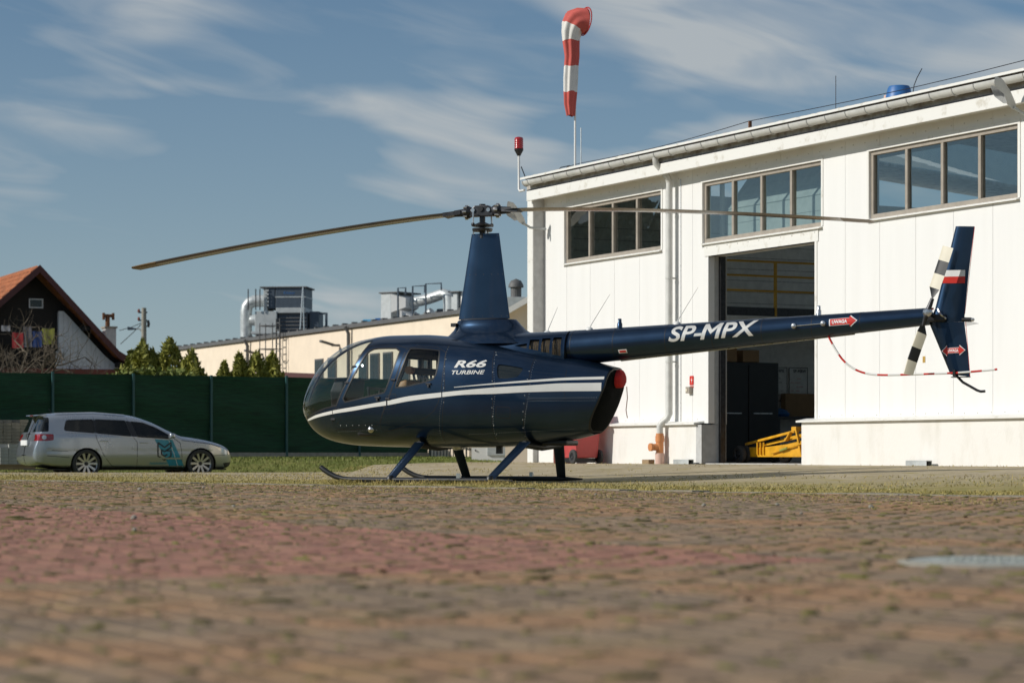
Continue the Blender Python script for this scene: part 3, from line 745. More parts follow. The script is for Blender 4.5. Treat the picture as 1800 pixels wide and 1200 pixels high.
b.v = [(s, y, z0+h*(1 if k < 3 else 0)) for s, h in top for k, (y, z0) in enumerate(((-.42, 5.455), (-.05, 5.50), (6.2, 6.02), (6.2, 5.96), (-.05, 5.45), (-.42, 5.425)))]
b.f = [(i*6+k, i*6+(k+1) % 6, i*6+6+(k+1) % 6, i*6+6+k) for i in range(n_) for k in range(6)]; b.mi = [0]*len(b.f)
b.build('roof', M['roof_old'], hg)
MB().box((.115, -.432, 5.415), (SE, -.4215, 5.452)).build('roof_flashing', M['trim_white'], hg)
for i in range(12):
    x0 = .12+i*1.49
    if i % 3 == 0: MB().prism([(x0, 6.2, 6.02), (x0, 12.2, 5.5), (x0, 12.2, 5.44), (x0, 6.2, 5.96)], (1.488, 0, 0)).build('roof_sheet', M['roof_old'], hg)
    else: MB().add([(x0, 6.2, 6.0), (x0+1.488, 6.2, 6.0), (x0+1.488, 12.2, 5.48), (x0, 12.2, 5.48)], [(0, 1, 2, 3)]).build('added_skylight', M['hglass'], hg, fix=False)  # glazed strips added to let more daylight into the room
fx = MB()
for i in range(60):
    for z in (.93, 4.96):
        x = .34+i*.294
        if z < 1 and 5.8 < x < 9.1: continue
        fx.lathe([(.001, -.010), (.009, -.008), (.010, 0)], 6, (x, 0, z+random.uniform(-.006, .006)), ax='y')
for i in range(11): fx.lathe([(.001, -.024), (.009, -.022), (.010, -.016)], 6, (5.95+i*.31, 0, 3.74), ax='y')
tag(fx.build('fixings', M['gutter'], hg), kind='stuff')
# rain pipe and its clamps
b = MB(); b.tube([(4.95, -.40, 5.30), (4.95, -.40, 5.22), (4.95, -.16, 4.98), (4.95, -.13, 4.9)], .055, 12); b.build('rain_pipe_swan_neck', M['gutter'], hg, smooth=50)
b = MB(); b.tube([(4.95, -.13, 4.95), (4.95, -.13, 1.02), (4.93, -.16, .95), (4.86, -.22, .88), (4.84, -.25, .82), (4.84, -.25, .66)], .055, 14); b.build('rain_pipe', M['gutter'], hg, smooth=50)
for z in (1.9, 3.3, 4.4):
    b = MB(); b.lathe([(.064, -.015), (.064, .015)], 14, (4.95, -.13, z)); b.box((4.935, -.075, z-.012), (4.965, 0, z+.012)); b.build('pipe_clamp', M['gutter'], hg)
b = MB(); b.tube([(4.84, -.25, .70), (4.84, -.25, .36)], .066, 16); b.lathe([(.076, .56), (.076, .66)], 16, (4.84, -.25, 0), cap=True); b.tube([(4.84, -.25, .47), (4.80, -.40, .47)], .058, 14); b.lathe([(.068, -.42), (.068, -.38)], 14, (4.80, 0, .47), ax='y', cap=True); b.build('cleanout', M['orange_pvc'], hg, smooth=40)
b = MB(); b.tube([(4.84, -.25, .16), (4.84, -.25, .37)], .078, 16); b.build('drain_stub', M['pink_pvc'], hg, smooth=40)
b = MB(); b.tube([(5.12, -.012, .9), (5.12, -.012, 4.95)], .006, 6); b.build('conductor_wire', M['steel'], hg)
# sectional door drawn up behind the middle window
for i in range(3):
    z0, z1 = 3.66+i*.24, 3.66+(i+1)*.24-.006; MB().box((5.90, .40, z0), (9.12, .44, z1)).build('door_section', M['door_panel'], hg)
for i in range(4):
    a = R(38); p = Vector((0, .40+math.sin(a)*.24*i, 4.39+math.cos(a)*.24*i)); q = p+Vector((0, math.sin(a), math.cos(a)))*.234
    MB().prism([(5.90, p.y, p.z), (5.90, q.y, q.z), (5.90, q.y+.03, q.z-.02), (5.90, p.y+.03, p.z-.02)], (3.22, 0, 0)).build('door_section', M['door_panel'], hg)
for s in (5.78, 9.22): MB().box((s-.03, .36, 3.6), (s+.03, .42, 4.9)).build('door_rail', M['white_paint'], hg)
# mezzanine with yellow rails, seen through the doorway
b = MB(); b.box((.31, 2.0, 2.72), (3.0, 9, 2.84)); b.build('mezzanine', M['grey_int'], hg)
b = MB(); b.box((2.97, 2.0, 2.845), (2.99, 9, 3.0)); b.build('mezzanine_toe_board', M['dark_metal'], hg)
b = MB()
for z in (3.83, 3.57, 3.30): b.tube([(2.98, 2.14, z), (2.98, 8.9, z)], .02, 8)
for y in (2.15, 3.3, 4.45, 5.6): b.beam((2.98, y, 2.85), (2.98, y, 3.84), .045)
b.build('mezzanine_rail', M['yellow_rail'], hg)
b = MB(); b.box((.305, 3.0, .206), (.34, 11.7, 2.71)); b.build('partition', M['grey_int'], hg)
b = MB()
for i in range(1, 20): b.box((.302, .3, .4+i*.22), (.306, 11.7, .406+i*.22))
b.build('wall_ribs', M['dark_metal'], hg)

def hang_pt(x, y, z=0):
    p = HO+U*x+NI*y; return Vector((p.x, p.y, z))
def hthing(name, label, cat, x, y, z, group=None, rz=0): return thing(name, label, cat, hang_pt(x, y, z), HANG_RZ+rz, group)

# things inside the doorway
t_ = hthing('cabinet', 'tall black steel cabinet standing just inside the hangar doorway', 'cabinet', 2.5, 2.35, .206)
b = MB(); b.box((-.5, 0, 0), (0, 1.34, 1.82)); b.build('carcass', M['black'], t_, bevel=.008)
for y0 in (.02, .68):
    d = MB().box((.002, y0, .06), (.02, y0+.64, 1.78)).build('door', M['black'], t_, bevel=.004)
    MB().box((.021, y0+.10, .88), (.035, y0+.50, .90)).build('handle', M['steel'], d)
for i, (y, wd, hh, lb) in enumerate(((2.4, .42, .26, 'left'), (2.95, .35, .22, 'right'))):
    o = hthing('cardboard_box', ('wide' if i == 0 else 'small')+' cardboard box on top of the black cabinet', 'box', 2.25, y, 2.031)
    MB().box((-.2, 0, 0), (.2, wd, hh)).build('carton', M['card'], o, bevel=.006); MB().box((-.03, -.001, hh), (.03, wd+.001, hh+.002)).build('tape', M['tan'], o)
for i, (y, tx) in enumerate(((4.88, 'SP-MPX'), (5.36, 'SP-MBW'))):
    o = hthing('whiteboard', 'whiteboard headed '+tx+' on the inner hangar wall', 'whiteboard', .345, y, 1.38)
    MB().box((0, 0, 0), (.012, .44, .66)).build('panel', M['board'], o)
    b = MB(); 
    for p, q in (((.012, 0, 0), (.016, .44, .012)), ((.012, 0, .648), (.016, .44, .66)), ((.012, 0, .012), (.016, .012, .648)), ((.012, .428, .012), (.016, .44, .648))): b.box(p, q)
    b.build('rim', M['black'], o)
    flat_text('lettering', tx, .06, M['ink'], o, (.0135, .10, .56), (0, 1, 0), bold=.03)
    b = MB()
    for _ in range(16):
        y_ = random.uniform(.03, .3); z_ = random.choice((.12, .2, .28, .36, .44)); b.box((.0125, y_, z_), (.0132, y_+random.uniform(.03, .1), z_+.008))
    b.build('notes', M['ink'] if i == 0 else M['redink'], o)
t_ = hthing('workbench', 'dark workbench under the whiteboards inside the hangar', 'workbench', .65, 4.7, .206)
MB().box((-.28, 0, .82), (.28, 1.5, .87)).build('top', M['dark_metal'], t_)
for x in (-.24, .24):
    for y in (.05, 1.45): MB().box((x-.03, y-.03, 0), (x+.03, y+.03, .82)).build('leg', M['dark_metal'], t_)
MB().box((-.26, .45, .87), (-.1, 1.3, 1.32)).build('back_panel', M['card'], t_)
o = hthing('blue_bag', 'crumpled blue bag lying on the workbench inside the hangar', 'bag', .65, 4.95, 1.077)
b = MB(); b.lathe([(.02, .16), (.13, .12), (.2, .05), (.17, 0)], 12); b.build('cloth', M['blue_plastic'], o, smooth=60)

# yellow tow cart in the doorway (local x to the right along the sill)
t_ = hthing('tow_cart', 'yellow wheeled helicopter tow cart parked in the hangar doorway', 'cart', 5.85, .95, .206, rz=R(6))
b = MB(); b.box((.10, -.16, .10), (1.9, -.10, .26)); b.box((.10, .30, .10), (1.9, .36, .26)); b.box((.55, -.11, .10), (1.9, .31, .16)); b.prism([(.45, -.165, .12), (1.9, -.165, .12), (1.9, -.165, .36), (1.45, -.165, .34), (.62, -.165, .27), (.45, -.165, .26)], (0, .03, 0)); b.box((.08, -.12, .10), (.14, .33, .24)); b.build('chassis', M['yellow'], t_, bevel=.006)
for y in (-.13, .31):
    MB().beam((-.02, y, .31), (1.32, y, .53), .05, .04).build('lift_arm', M['yellow'], t_, bevel=.006)
    MB().beam((.42, y, .285), (1.50, y, .44), .03, .025).build('tie_bar', M['yellow'], t_)
MB().beam((1.25, .05, .53), (2.05, .05, .86), .05, .05).build('draw_bar', M['yellow'], t_)
MB().beam((1.33, -.18, .53), (1.45, -.18, .14), .04, .03).build('brace', M['yellow'], t_)
MB().beam((1.08, -.185, .36), (1.20, -.185, .50), .07, .02).build('bracket', M['yellow'], t_)
for x in (.34, .42, .50): MB().beam((x, -.18, .14), (x, -.18, .34), .025, .02).build('upright', M['yellow'], t_)
MB().tube([(.72, -.20, .16), (1.5, -.21, .32)], .014, 8).build('crank_rod', M['yellow'], t_)
MB().tube([(.95, -.206, .205), (1.14, -.208, .245)], .022, 8).build('grip', M['thuja'], t_)
MB().box((1.22, -.2, .52), (1.34, .2, .59)).build('clamp_block', M['yellow'], t_, bevel=.01)
def wheel_obj(parent, x, y, z, rr, wd, name='wheel'):
    b = MB(); k = rr; b.lathe([(k*.55, -wd/2), (k*.86, -wd/2), (k*.97, -wd*.38), (k, -wd*.15), (k, wd*.15), (k*.97, wd*.38), (k*.86, wd/2), (k*.55, wd/2)], 22, ax='y')
    w_ = b.build(name, M['rubber'], parent, smooth=40, loc=(x, y, z))
    b = MB(); b.lathe([(.001, -wd*.3), (k*.2, -wd*.45), (k*.25, -wd*.3), (k*.5, -wd*.3), (k*.56, -wd*.48), (k*.56, wd*.48), (k*.001, wd*.3)], 18, ax='y'); b.build('rim', M['dark_metal'], w_, smooth=30)
    return w_
for x, y, rr in ((.02, -.30, .145), (-.02, -.16, .145), (.0, .45, .145), (.72, .10, .16), (1.72, -.24, .15)): wheel_obj(t_, x, y, rr-.0, rr, .085)

# on and against the hangar front
t_ = hthing('red_bin', 'red wheeled bin standing against the white hangar plinth', 'bin', 2.62, -.55, .185)
b = MB(); b.loft([[(-.24, -.2, .10), (.24, -.2, .10), (.24, .22, .10), (-.24, .22, .10)], [(-.29, -.28, .92), (.29, -.28, .92), (.29, .28, .92), (-.29, .28, .92)]]); b.build('tub', M['bin_red'], t_, bevel=.02)
b = MB(); b.box((-.31, -.31, .925), (.31, .31, .965)); b.build('lid', M['bin_red'], t_, bevel=.015)
MB().box((-.295, -.292, .14), (-.20, -.20, .90)).build('corner_strip', M['black'], t_)
MB().box((-.22, -.2, .02), (.2, .2, .098)).build('base', M['black'], t_)
flat_text('lettering', 'bn', .07, M['flag_white'], t_, (-.285, -.2935, .30), (0, 0, 1), (-1, 0, 0))
wheel_obj(t_, .22, -.26, .125, .125, .05); wheel_obj(t_, .22, .26, .125, .125, .05)
t_ = hthing('red_canister', 'dark red gas canister trolley beside the red bin', 'canister', 1.85, -.45, .18)
b = MB(); b.lathe([(.17, 0), (.19, .03), (.19, .62), (.12, .74), (.05, .76), (.05, .82)], 18, cap=True); b.build('bottle', M['brown_red'], t_, smooth=40); MB().tube([(-.1, 0, .8), (.1, 0, .8)], .02).build('valve', M['steel'], t_)
for i, (s, lb) in enumerate(((5.63, 'left of the hangar doorway'), (12.0, 'along the long plinth right of the doorway'))):
    o = hthing('bait_box', 'small grey channel shaped bait box '+lb, 'box', s, -.27, .19, 'bait boxes along the hangar plinth')
    b = MB(); b.box((-.24, -.05, .065), (.24, .05, .075)); b.box((-.24, -.05, 0), (.24, -.044, .065)); b.box((-.24, .044, 0), (.24, .05, .065)); b.build('channel', M['galv'], o); MB().box((.10, -.043, 0), (.14, .043, .064)).build('baffle', M['black'], o)
o = hthing('loose_brick', 'loose brown brick on the ground by the orange pipe', 'brick', 4.63, -.35, .187); MB().box((-.11, -.06, 0), (.11, .06, .075)).build('block', M['wood'], o, bevel=.006)
o = hthing('hydrant_sign', 'small red sign with a white flash left of the doorway', 'sign', 5.40, -.006, 1.50)
MB().box((0, -.004, 0), (.12, 0, .15)).build('plate', M['red_paint'], o); b = MB(); b.prism([(.07, -.006, .13), (.045, -.006, .075), (.065, -.006, .075), (.055, -.006, .02), (.085, -.006, .09), (.065, -.006, .09)], (0, .001, 0)); b.build('flash_symbol', M['flag_white'], o)
MB().box((.01, -.004, -.05), (.115, 0, -.015)).build('text_plate', M['sock_red'], o)
o = hthing('switch_box', 'grey switch box with a pale button below the red sign', 'switch', 5.37, -.002, 1.36); MB().box((0, -.07, 0), (.12, 0, .11)).build('housing', M['frame'], o, bevel=.006); MB().lathe([(.001, -.082), (.025, -.08), (.025, -.07)], 12, (.04, 0, .055), ax='y').build('button', M['cream_blade'], o)
o = hthing('yellow_sticker', 'tiny yellow sticker on the white wall below the tail rotor', 'sticker', 11.74, -.004, 1.66); MB().box((0, -.002, 0), (.022, 0, .09)).build('strip', M['yellow_rail'], o); MB().box((.034, -.002, 0), (.056, 0, .09)).build('strip', M['yellow_rail'], o)
# flood lamps
def flood(x, y, z, label):
    o = hthing('flood_lamp', label, 'lamp', x, y, z, 'lamps on the hangar front')
    b = MB(); b.loft([[(-.02+.10*k-.04*k, .02-.34*k+c_*rr, .00+.36*k+s_*rr*.8) for c_, s_ in [(math.cos(t), math.sin(t)) for t in [i*.5236 for i in range(12)]]] for k, rr in ((0, .04), (.15, .07), (.5, .095), (.85, .085), (1, .03))]); b.build('head', M['gutter'], o, smooth=50)
    b = MB(); b.loft([[(.10-.04*k-.06+.10*k*.2, -.04-.34*k+c_*rr-.06, -.03+.34*k+s_*rr*.5) for c_, s_ in [(math.cos(t), math.sin(t)) for t in [i*.5236 for i in range(12)]]] for k, rr in ((.25, .04), (.5, .09), (.8, .04))]); b.build('lens', M['lamp_clear'], o, smooth=50)
    MB().tube([(0, .0, .0), (.05, .12, -.08), (.10, .30, -.10), (.10, .42, -.10)], .022, 8).build('arm', M['galv'], o, smooth=50)
flood(.30, -.46, 4.60, 'white floodlight on an arm at the hangar left corner')
flood(14.30, -.44, 4.95, 'round white floodlight under the eaves at the right edge')
# beacon, windsock, roof oddments
o = hthing('warning_beacon', 'red obstacle beacon on a white bent pipe at the roof corner', 'beacon', -.18, -.30, 5.24)
MB().tube([(.22, 0, 0), (.04, 0, 0), (.0, 0, .04), (0, 0, .70)], .022, 10).build('pipe', M['white_paint'], o, smooth=50)
MB().lathe([(.03, .66), (.06, .72), (.085, .76), (.085, .785), (.03, .79)], 18).build('collar', M['dark_metal'], o, smooth=40)
b = MB(); prof = [(.082, .79)]
for i in range(5): prof += [(.086, .80+i*.04), (.078, .83+i*.04)]
b.lathe(prof+[(.07, 1.0), (.001, 1.02)], 20); b.build('lens', M['red_lens'], o, smooth=30)
WSP = hang_pt(.90, .3, 5.50)
o = thing('windsock', 'limp red and white striped windsock on a tall white pole', 'windsock', WSP)
MB().tube([(0, 0, 0), (0, 0, 1.3), (.005, 0, 2.9)], [.022, .02, .015], 10).build('pole', M['white_paint'], o, smooth=50)
k_ = WSP.y/4250
def wrel(px, py, dy=0): return Vector(((px-900)*k_-WSP.x, dy, .36+(797-py)*k_-WSP.z))
b = MB(); hc = wrel(1028, 38); hoop = []
for i in range(25):
    t = 2*math.pi*i/24; hoop.append(hc+Vector((math.sin(t)*.03-math.cos(t)*.115, math.cos(t)*.22, math.sin(t)*.255)))
b.tube(hoop, .012, 6, False); b.build('hoop', M['sock_in'], o, smooth=50)
b = MB(); b.add([tuple(hc+Vector((-.02+math.sin(t)*.03-math.cos(t)*.11, math.cos(t)*.21, math.sin(t)*.245))) for t in [i*math.pi/12 for i in range(24)]], [tuple(range(24))]); b.build('mouth', M['sock_in'], o)
path = [(1027, 38, 0, .255), (1018, 37, 12, .255), (1010, 39, 34, .245), (1004.5, 47, 62, .205), (1003, 59, 82, .180), (1003.5, 72, 90, .155), (1004, 86, 90, .142), (1004.5, 100, 90, .135), (1004, 117, 90, .13), (1002.5, 140, 90, .132), (1001.5, 162, 90, .125), (1002, 184, 90, .11), (1003, 204, 90, .08)]
rings = []
for j, (px, py, th, rr) in enumerate(path):
    c_ = wrel(px, py, -.02); ring = []; th = R(th); rr *= .93; b1 = Vector((-.5*math.cos(th), 1, 0)).normalized(); b2 = Vector((-math.sin(th), 0, math.cos(th)))
    for i in range(56):
        t = 2*math.pi*i/56; fold = 1+(.11*math.sin(8*t+.3*j)+.06*math.sin(5*t+2+.2*j))*min(1, j*.25)
        ring.append(c_+(b1*math.cos(t)*rr*(.85 if j > 4 else .92)+b2*math.sin(t)*rr)*fold+Vector((.006*math.sin(j*2.1), 0, .012*math.sin(3*t+j)*(j > 4))))
    rings.append(ring)
segs = [('sock_red', 0, 3), ('sock_white', 3, 5), ('sock_red', 5, 8), ('sock_white', 8, 10), ('sock_red', 10, 12)]
for m_, i0, i1 in segs:
    b = MB(); b.loft(rings[i0:i1+1], False); b.build('sock_band', M[m_], o, smooth=70, fix=False)
o = hthing('roof_antenna', 'thin grey rod antenna beside the windsock pole', 'antenna', 1.12, .3, 5.50); MB().tube([(0, 0, 0), (0, 0, .80)], .010, 6).build('rod', M['galv'], o); MB().box((-.03, -.03, 0), (.03, .03, .08)).build('clamp', M['dark_metal'], o)
o = hthing('roof_vent', 'blue plastic roof vent cowl on the hangar roof edge', 'vent', 10.36, .6, 5.60); MB().lathe([(.22, -.05), (.21, .03), (.17, .20), (.15, .235), (.001, .24)], 24).build('cowl', M['blue_plastic'], o, smooth=40); MB().box((-.16, -.16, .05), (-.10, -.145, .11)).build('patch', M['pink_pvc'], o)
o = hthing('roof_post', 'rusty steel post on the hangar roof edge', 'post', 6.73, .32, 5.47); MB().beam((0, 0, 0), (0, 0, .27), .05, .03).build('stake', M['rust'], o)
o = hthing('lightning_rod', 'straight thin lightning rod above the middle of the roof', 'rod', 8.73, .6, 5.5); MB().tube([(0, 0, 0), (0, 0, .72)], .006, 6).build('rod', M['dark_metal'], o); MB().box((-.03, -.03, -.02), (.03, .03, .03)).build('base', M['concrete'], o)
o = hthing('bent_rod', 'bent thin wire rod beside the blue roof vent', 'rod', 10.70, .6, 5.52); MB().tube([(0, 0, 0), (.0, 0, .16), (.03, 0, .28), (.10, 0, .38), (.22, 0, .50)], .007, 6).build('rod', M['dark_metal'], o); MB().box((-.03, -.03, -.02), (.03, .03, .03)).build('base', M['concrete'], o)
o = hthing('conductor_cable', 'black cable strung along the hangar roof edge', 'cable', 0, .3, 0)
pl = []
for (x0, z0), (x1, z1) in zip(((-.1, 5.50), (.35, 5.66), (1.1, 5.66), (6.73, 5.74), (SE, 5.90)), ((.35, 5.66), (1.1, 5.66), (6.73, 5.74), (SE, 5.90), (0, 0))):
    if x1 == 0: pl.append((x0, 0, z0)); break
    for k in range(8): t = k/8; pl.append((x0+(x1-x0)*t, 0, z0+(z1-z0)*t-.10*(x1-x0)/6*math.sin(math.pi*t)*.6))
MB().tube(pl, .006, 6).build('wire', M['seam'], o); MB().tube([(-.18, -.55, 5.7), (-.05, -.5, 5.42), (.1, -.35, 5.38), (.35, -.1, 5.50), (.7, 0, 5.66), (.35, 0, 5.66)], .010, 6).build('wire', M['seam'], o)

# ------------------------------------------------------------------ the helicopter (local x forward, y to port, z up, origin under the mast)
HA = R(24.5)
hel = thing('helicopter', 'dark navy turbine helicopter parked on skids with a white side stripe', 'helicopter', (-.377, 30.8, 0), math.pi-HA)
XN = 2.568
TOPf = pchip([(0,.93),(.205,1.087),(.319,1.236),(.497,1.459),(.678,1.642),(.844,1.772),(.982,1.841),(1.175,1.884),(1.339,1.883),(1.483,1.853),(1.698,1.77),(1.893,1.62),(2.021,1.515),(2.13,1.40),(2.2,1.33)])
BOTf = pchip([(0,.93),(.187,.855),(.274,.79),(.453,.635),(.62,.545),(.75,.50),(.94,.463),(1.336,.44),(1.608,.437),(1.796,.465),(1.945,.53),(2.046,.62),(2.13,.75),(2.2,.85)])
WIDf = pchip([(0,0),(.1,.082),(.29,.222),(.43,.315),(.696,.505),(.94,.645),(1.177,.715),(1.409,.735),(1.608,.73),(1.785,.65),(1.945,.50),(2.07,.36),(2.13,.30),(2.2,.26)])
QEf = pchip([(0,2.0),(.5,2.2),(1.0,2.6),(1.5,2.8),(2.2,2.8)])
def Wh(x, z):
    q = math.sqrt(max(XN-x, 0)); t, bb, wd, e = TOPf(q), BOTf(q), WIDf(q), QEf(q); zc = bb+(t-bb)*.47
    if t-bb < 1e-5: return 0
    v = (z-zc)/(t-zc) if z > zc else (zc-z)/(zc-bb)
    return wd*(1-min(v, 1)**e)**(1/e)
cols = []
NQ, NR = 120, 22
for i in range(NQ+1):
    q = .015+(2.165-.015)*i/NQ; x = XN-q*q; t, bb, e = TOPf(q), BOTf(q), QEf(q); zc = bb+(t-bb)*.47; zs = []
    for j in range(-NR, NR+1):
        s_ = math.sin(abs(j)/NR*math.pi/2)**(2/e); zs.append(zc-(zc-bb)*s_ if j < 0 else zc+(t-zc)*s_)
    cols.append((x, zs))
REAR = [(-1.865, 1.46), (-1.835, 1.38), (-1.800, 1.18), (-1.715, .969), (-1.615, .76), (-1.575, .66), (-1.56, .58)]
WS = [(1.777,.976),(1.704,1.114),(1.573,1.33),(1.47,1.548),(1.40,1.70),(1.36,1.80),(1.50,1.95),(2.8,2.0),(2.8,.70),(2.312,.855),(2.168,.896),(1.984,.942)]
FD = chaikin([(1.785,.951),(1.704,1.114),(1.573,1.33),(1.47,1.548),(1.395,1.707),(1.325,1.737),(.775,1.731),(.798,1.584),(.85,1.391),(.938,1.152),(1.008,.986),(1.11,.795),(1.141,.72),(1.509,.665),(1.849,.674),(1.893,.753),(1.842,.873)], 1)
FW = chaikin([(1.697,1.005),(1.568,1.233),(1.45,1.45),(1.36,1.632),(1.297,1.692),(1.188,1.705),(.858,1.698),(.881,1.524),(.954,1.297),(1.021,1.141),(1.05,1.128),(1.146,1.107),(1.447,1.05)], 1)
RD = chaikin([(.758,1.725),(.225,1.69),(.200,1.454),(.232,1.05),(.369,.84),(.696,.728),(1.057,.634),(1.135,.672),(1.100,.795),(.998,.985),(.926,1.152),(.838,1.391),(.785,1.584)], 1)
RW = chaikin([(.869,1.176),(.857,1.247),(.778,1.474),(.739,1.656),(.713,1.693),(.337,1.662),(.304,1.643),(.282,1.479),(.312,1.312),(.402,1.265)], 1)
EW = chaikin([(-.491,1.456),(-.53,1.47),(-.802,1.425),(-.82,1.403),(-.775,1.325),(-.75,1.304),(-.554,1.284),(-.512,1.306)], 1)
bm = sheet_from_columns(cols)
for p in (WS, FD, FW, RD, RW, EW): cut(bm, p)
cut(bm, REAR, False)
rear_cut = REAR+[(-3, .5), (-3, 1.5)]
reg = split_sheet(bm, [('x', rear_cut), ('fw', FW), ('rw', RW), ('fd', FD), ('rd', RD), ('ws', WS), ('ew', EW)], 'body')
sk = Skin(Wh)
navy, glass = M['navy'], M['glass']
for sd_ in (1, -1):
    sk.build('fuselage_shell', reg['body'], navy, hel, side=sd_)
    wsf = reg['ws']; sk.build('windscreen', wsf, glass, hel, side=sd_)
    for dn, dk, wk, wp, hp in (('front_door', 'fd', 'fw', FW, (1.13, 1.070)), ('rear_door', 'rd', 'rw', RW, (.40, 1.232))):
        d = sk.build(dn, reg[dk], navy, hel, side=sd_)
        wo = sk.build('door_window', reg[wk], glass, d, side=sd_, inset=.004)
        sk.band('window_seal', dense(wp, .03, True), .018, M['black'], wo, .002, sd_)
        sk.band('door_gap', dense(FD if dk == 'fd' else RD, .04, True), .007, M['seam'], d, .0015, sd_)
        y, n = sk.point(*hp); hb = MB(); hb.box((-.035, -.006, -.012), (.035, .012, .012)); hb.box((-.012, -.004, -.045), (.012, .016, -.012))
        hb.build('handle', M['dark_metal'], d, loc=(hp[0], (y+.006)*sd_, hp[1]), bevel=.003)
    for hx, hz in ((1.60, 1.265), (1.50, 1.47), (.90, 1.29), (.98, 1.05), (1.855, .80)):
        y, n = sk.point(hx, hz); MB().box((-.03, -.008, -.012), (.03, .01, .012)).build('hinge', M['dark_metal'], hel, loc=(hx, (y+.004)*sd_, hz), bevel=.003)
    sk.build('engine_window', reg['ew'], M['pane_dark'], hel, side=sd_, inset=.012)
    # stripes, door pockets, panel joints
    top = pchip(sorted([(2.40,.806),(2.342,.819),(2.175,.859),(1.821,.916),(1.51,.955),(1.217,.994),(.994,1.027),(.666,1.084),(.268,1.121),(-.121,1.153),(-.457,1.179),(-.907,1.204),(-1.316,1.228),(-1.812,1.233)]))
    bot = pchip(sorted([(2.41,.786),(2.355,.792),(2.184,.823),(1.826,.873),(1.513,.906),(1.219,.946),(.995,.971),(.667,1.021),(.268,1.062),(-.122,1.094),(-.458,1.101),(-.91,1.12),(-1.32,1.128),(-1.77,1.13)]))
    def stripe(name, t_f, b_f, x0, x1, n=90, m_=M['white_paint']):
        fs = []
        for i in range(n):
            a, c = x0+(x1-x0)*i/n, x0+(x1-x0)*(i+1)/n
            for k in range(3):
                f = lambda x, u: (x, b_f(x)+(t_f(x)-b_f(x))*u/3)
                fs.append([f(a, k), f(c, k), f(c, k+1), f(a, k+1)])
        sk.build(name, fs, m_, hel, .0024, sd_)
    for x0, x1 in ((2.40, 1.855), (1.845, 1.005), (.985, .222), (.208, -1.775)): stripe('stripe', top, bot, x0, x1, max(8, int(abs(x1-x0)*26)))
    t2 = pchip(sorted([(.049,1.19),(-.485,1.235),(-.904,1.268),(-1.378,1.298),(-1.815,1.309)])); b2 = pchip(sorted([(.048,1.184),(-.485,1.218),(-.906,1.242),(-1.381,1.266),(-1.81,1.274)]))
    stripe('pin_stripe', t2, b2, .048, -1.80, 50)
    for ln in ([(-.408,1.64),(-.44,1.4),(-.472,1.129),(-.44,.8),(-.402,.50)], [(-.913,1.56),(-.913,1.468),(-.896,1.127),(-.84,.8),(-.783,.52)], [(-1.337,1.40),(-1.341,1.027)], [(-.905,1.027),(-1.341,1.027),(-1.74,1.03)], [(.225,1.76),(.19,1.4),(.174,1.135),(.22,.8),(.304,.47)], [(1.86,.66),(1.45,.72),(1.15,.76)]):
        sk.band('panel_joint', dense(ln, .04), .006, M['seam'], hel, .0016, sd_, False)
    for x, z in [(-.45+i*.0, .6+.11*i) for i in range(10)]+[(-.8-.012*i, .58+.1*i) for i in range(9)]+[(.19, 1.0+.09*i) for i in range(7)]+[(1.75-.1*i, .72) for i in range(6)]:
        y, n = sk.point(x, z); MB().lathe([(.001, .003), (.0045, .002), (.005, 0)], 6, ax='y').build('fastener', M['galv'], hel, loc=(x, y*sd_, z))
    sk.band('fuel_hatch', rnd([(-.501,.946),(-.679,.931),(-.671,.797),(-.493,.812)], .02), .006, M['seam'], hel, .0016, sd_)
    sk.band('door_pocket', rnd([(1.845,.93),(1.70,.945),(1.73,.79),(1.81,.74),(1.87,.76)], .03), .005, M['seam'], hel, .0016, sd_)
    sk.band('door_pocket', rnd([(.99,1.10),(.86,1.115),(.88,.93),(1.05,.92)], .03), .005, M['seam'], hel, .0016, sd_)
    y, n = sk.point(1.286, .67); MB().lathe([(.001, .03), (.03, .024), (.045, 0)], 14, ax='y').build('vent_cap', M['steel'], hel, loc=(1.286, y*sd_-(0 if sd_ > 0 else .03), .67), smooth=50)
    # lining inside the cabin
    lin = [f for k in ('body', 'fd', 'rd') for f in reg[k] if all(.1 < x < 2.4 for x, z in f)]
    sk.build('cabin_lining', lin, M['cabin_grey'], hel, side=sd_, inset=.022, normals=False)
    # gasket of the windscreen
    sk.band('windscreen_gasket', dense([(1.36,1.80),(1.40,1.70),(1.47,1.548),(1.573,1.33),(1.704,1.114),(1.777,.976),(1.984,.942),(2.168,.896),(2.312,.855),(2.46,.81)], .04), .02, M['black'], hel, .002, sd_, False)
    # lettering (reads from the outside on either flank)
    for txt, x0, z0, h, wd_t, m_ in (('R66', .064, 1.431, .094, .42, .03), ('TURBINE', .088, 1.347, .050, .437, .02)):
        fs, wd_ = text_faces(txt, h, shear=.25, bold=m_); kx = wd_t/wd_
        if sd_ > 0: fl = [[(x0-x*kx, z0+z) for x, z in f] for f in fs]
        else: fl = [[(x0-wd_t+x*kx, z0+z) for x, z in f] for f in fs]
        sk.build('lettering', fl, M['white_paint'], hel, .0024, sd_)
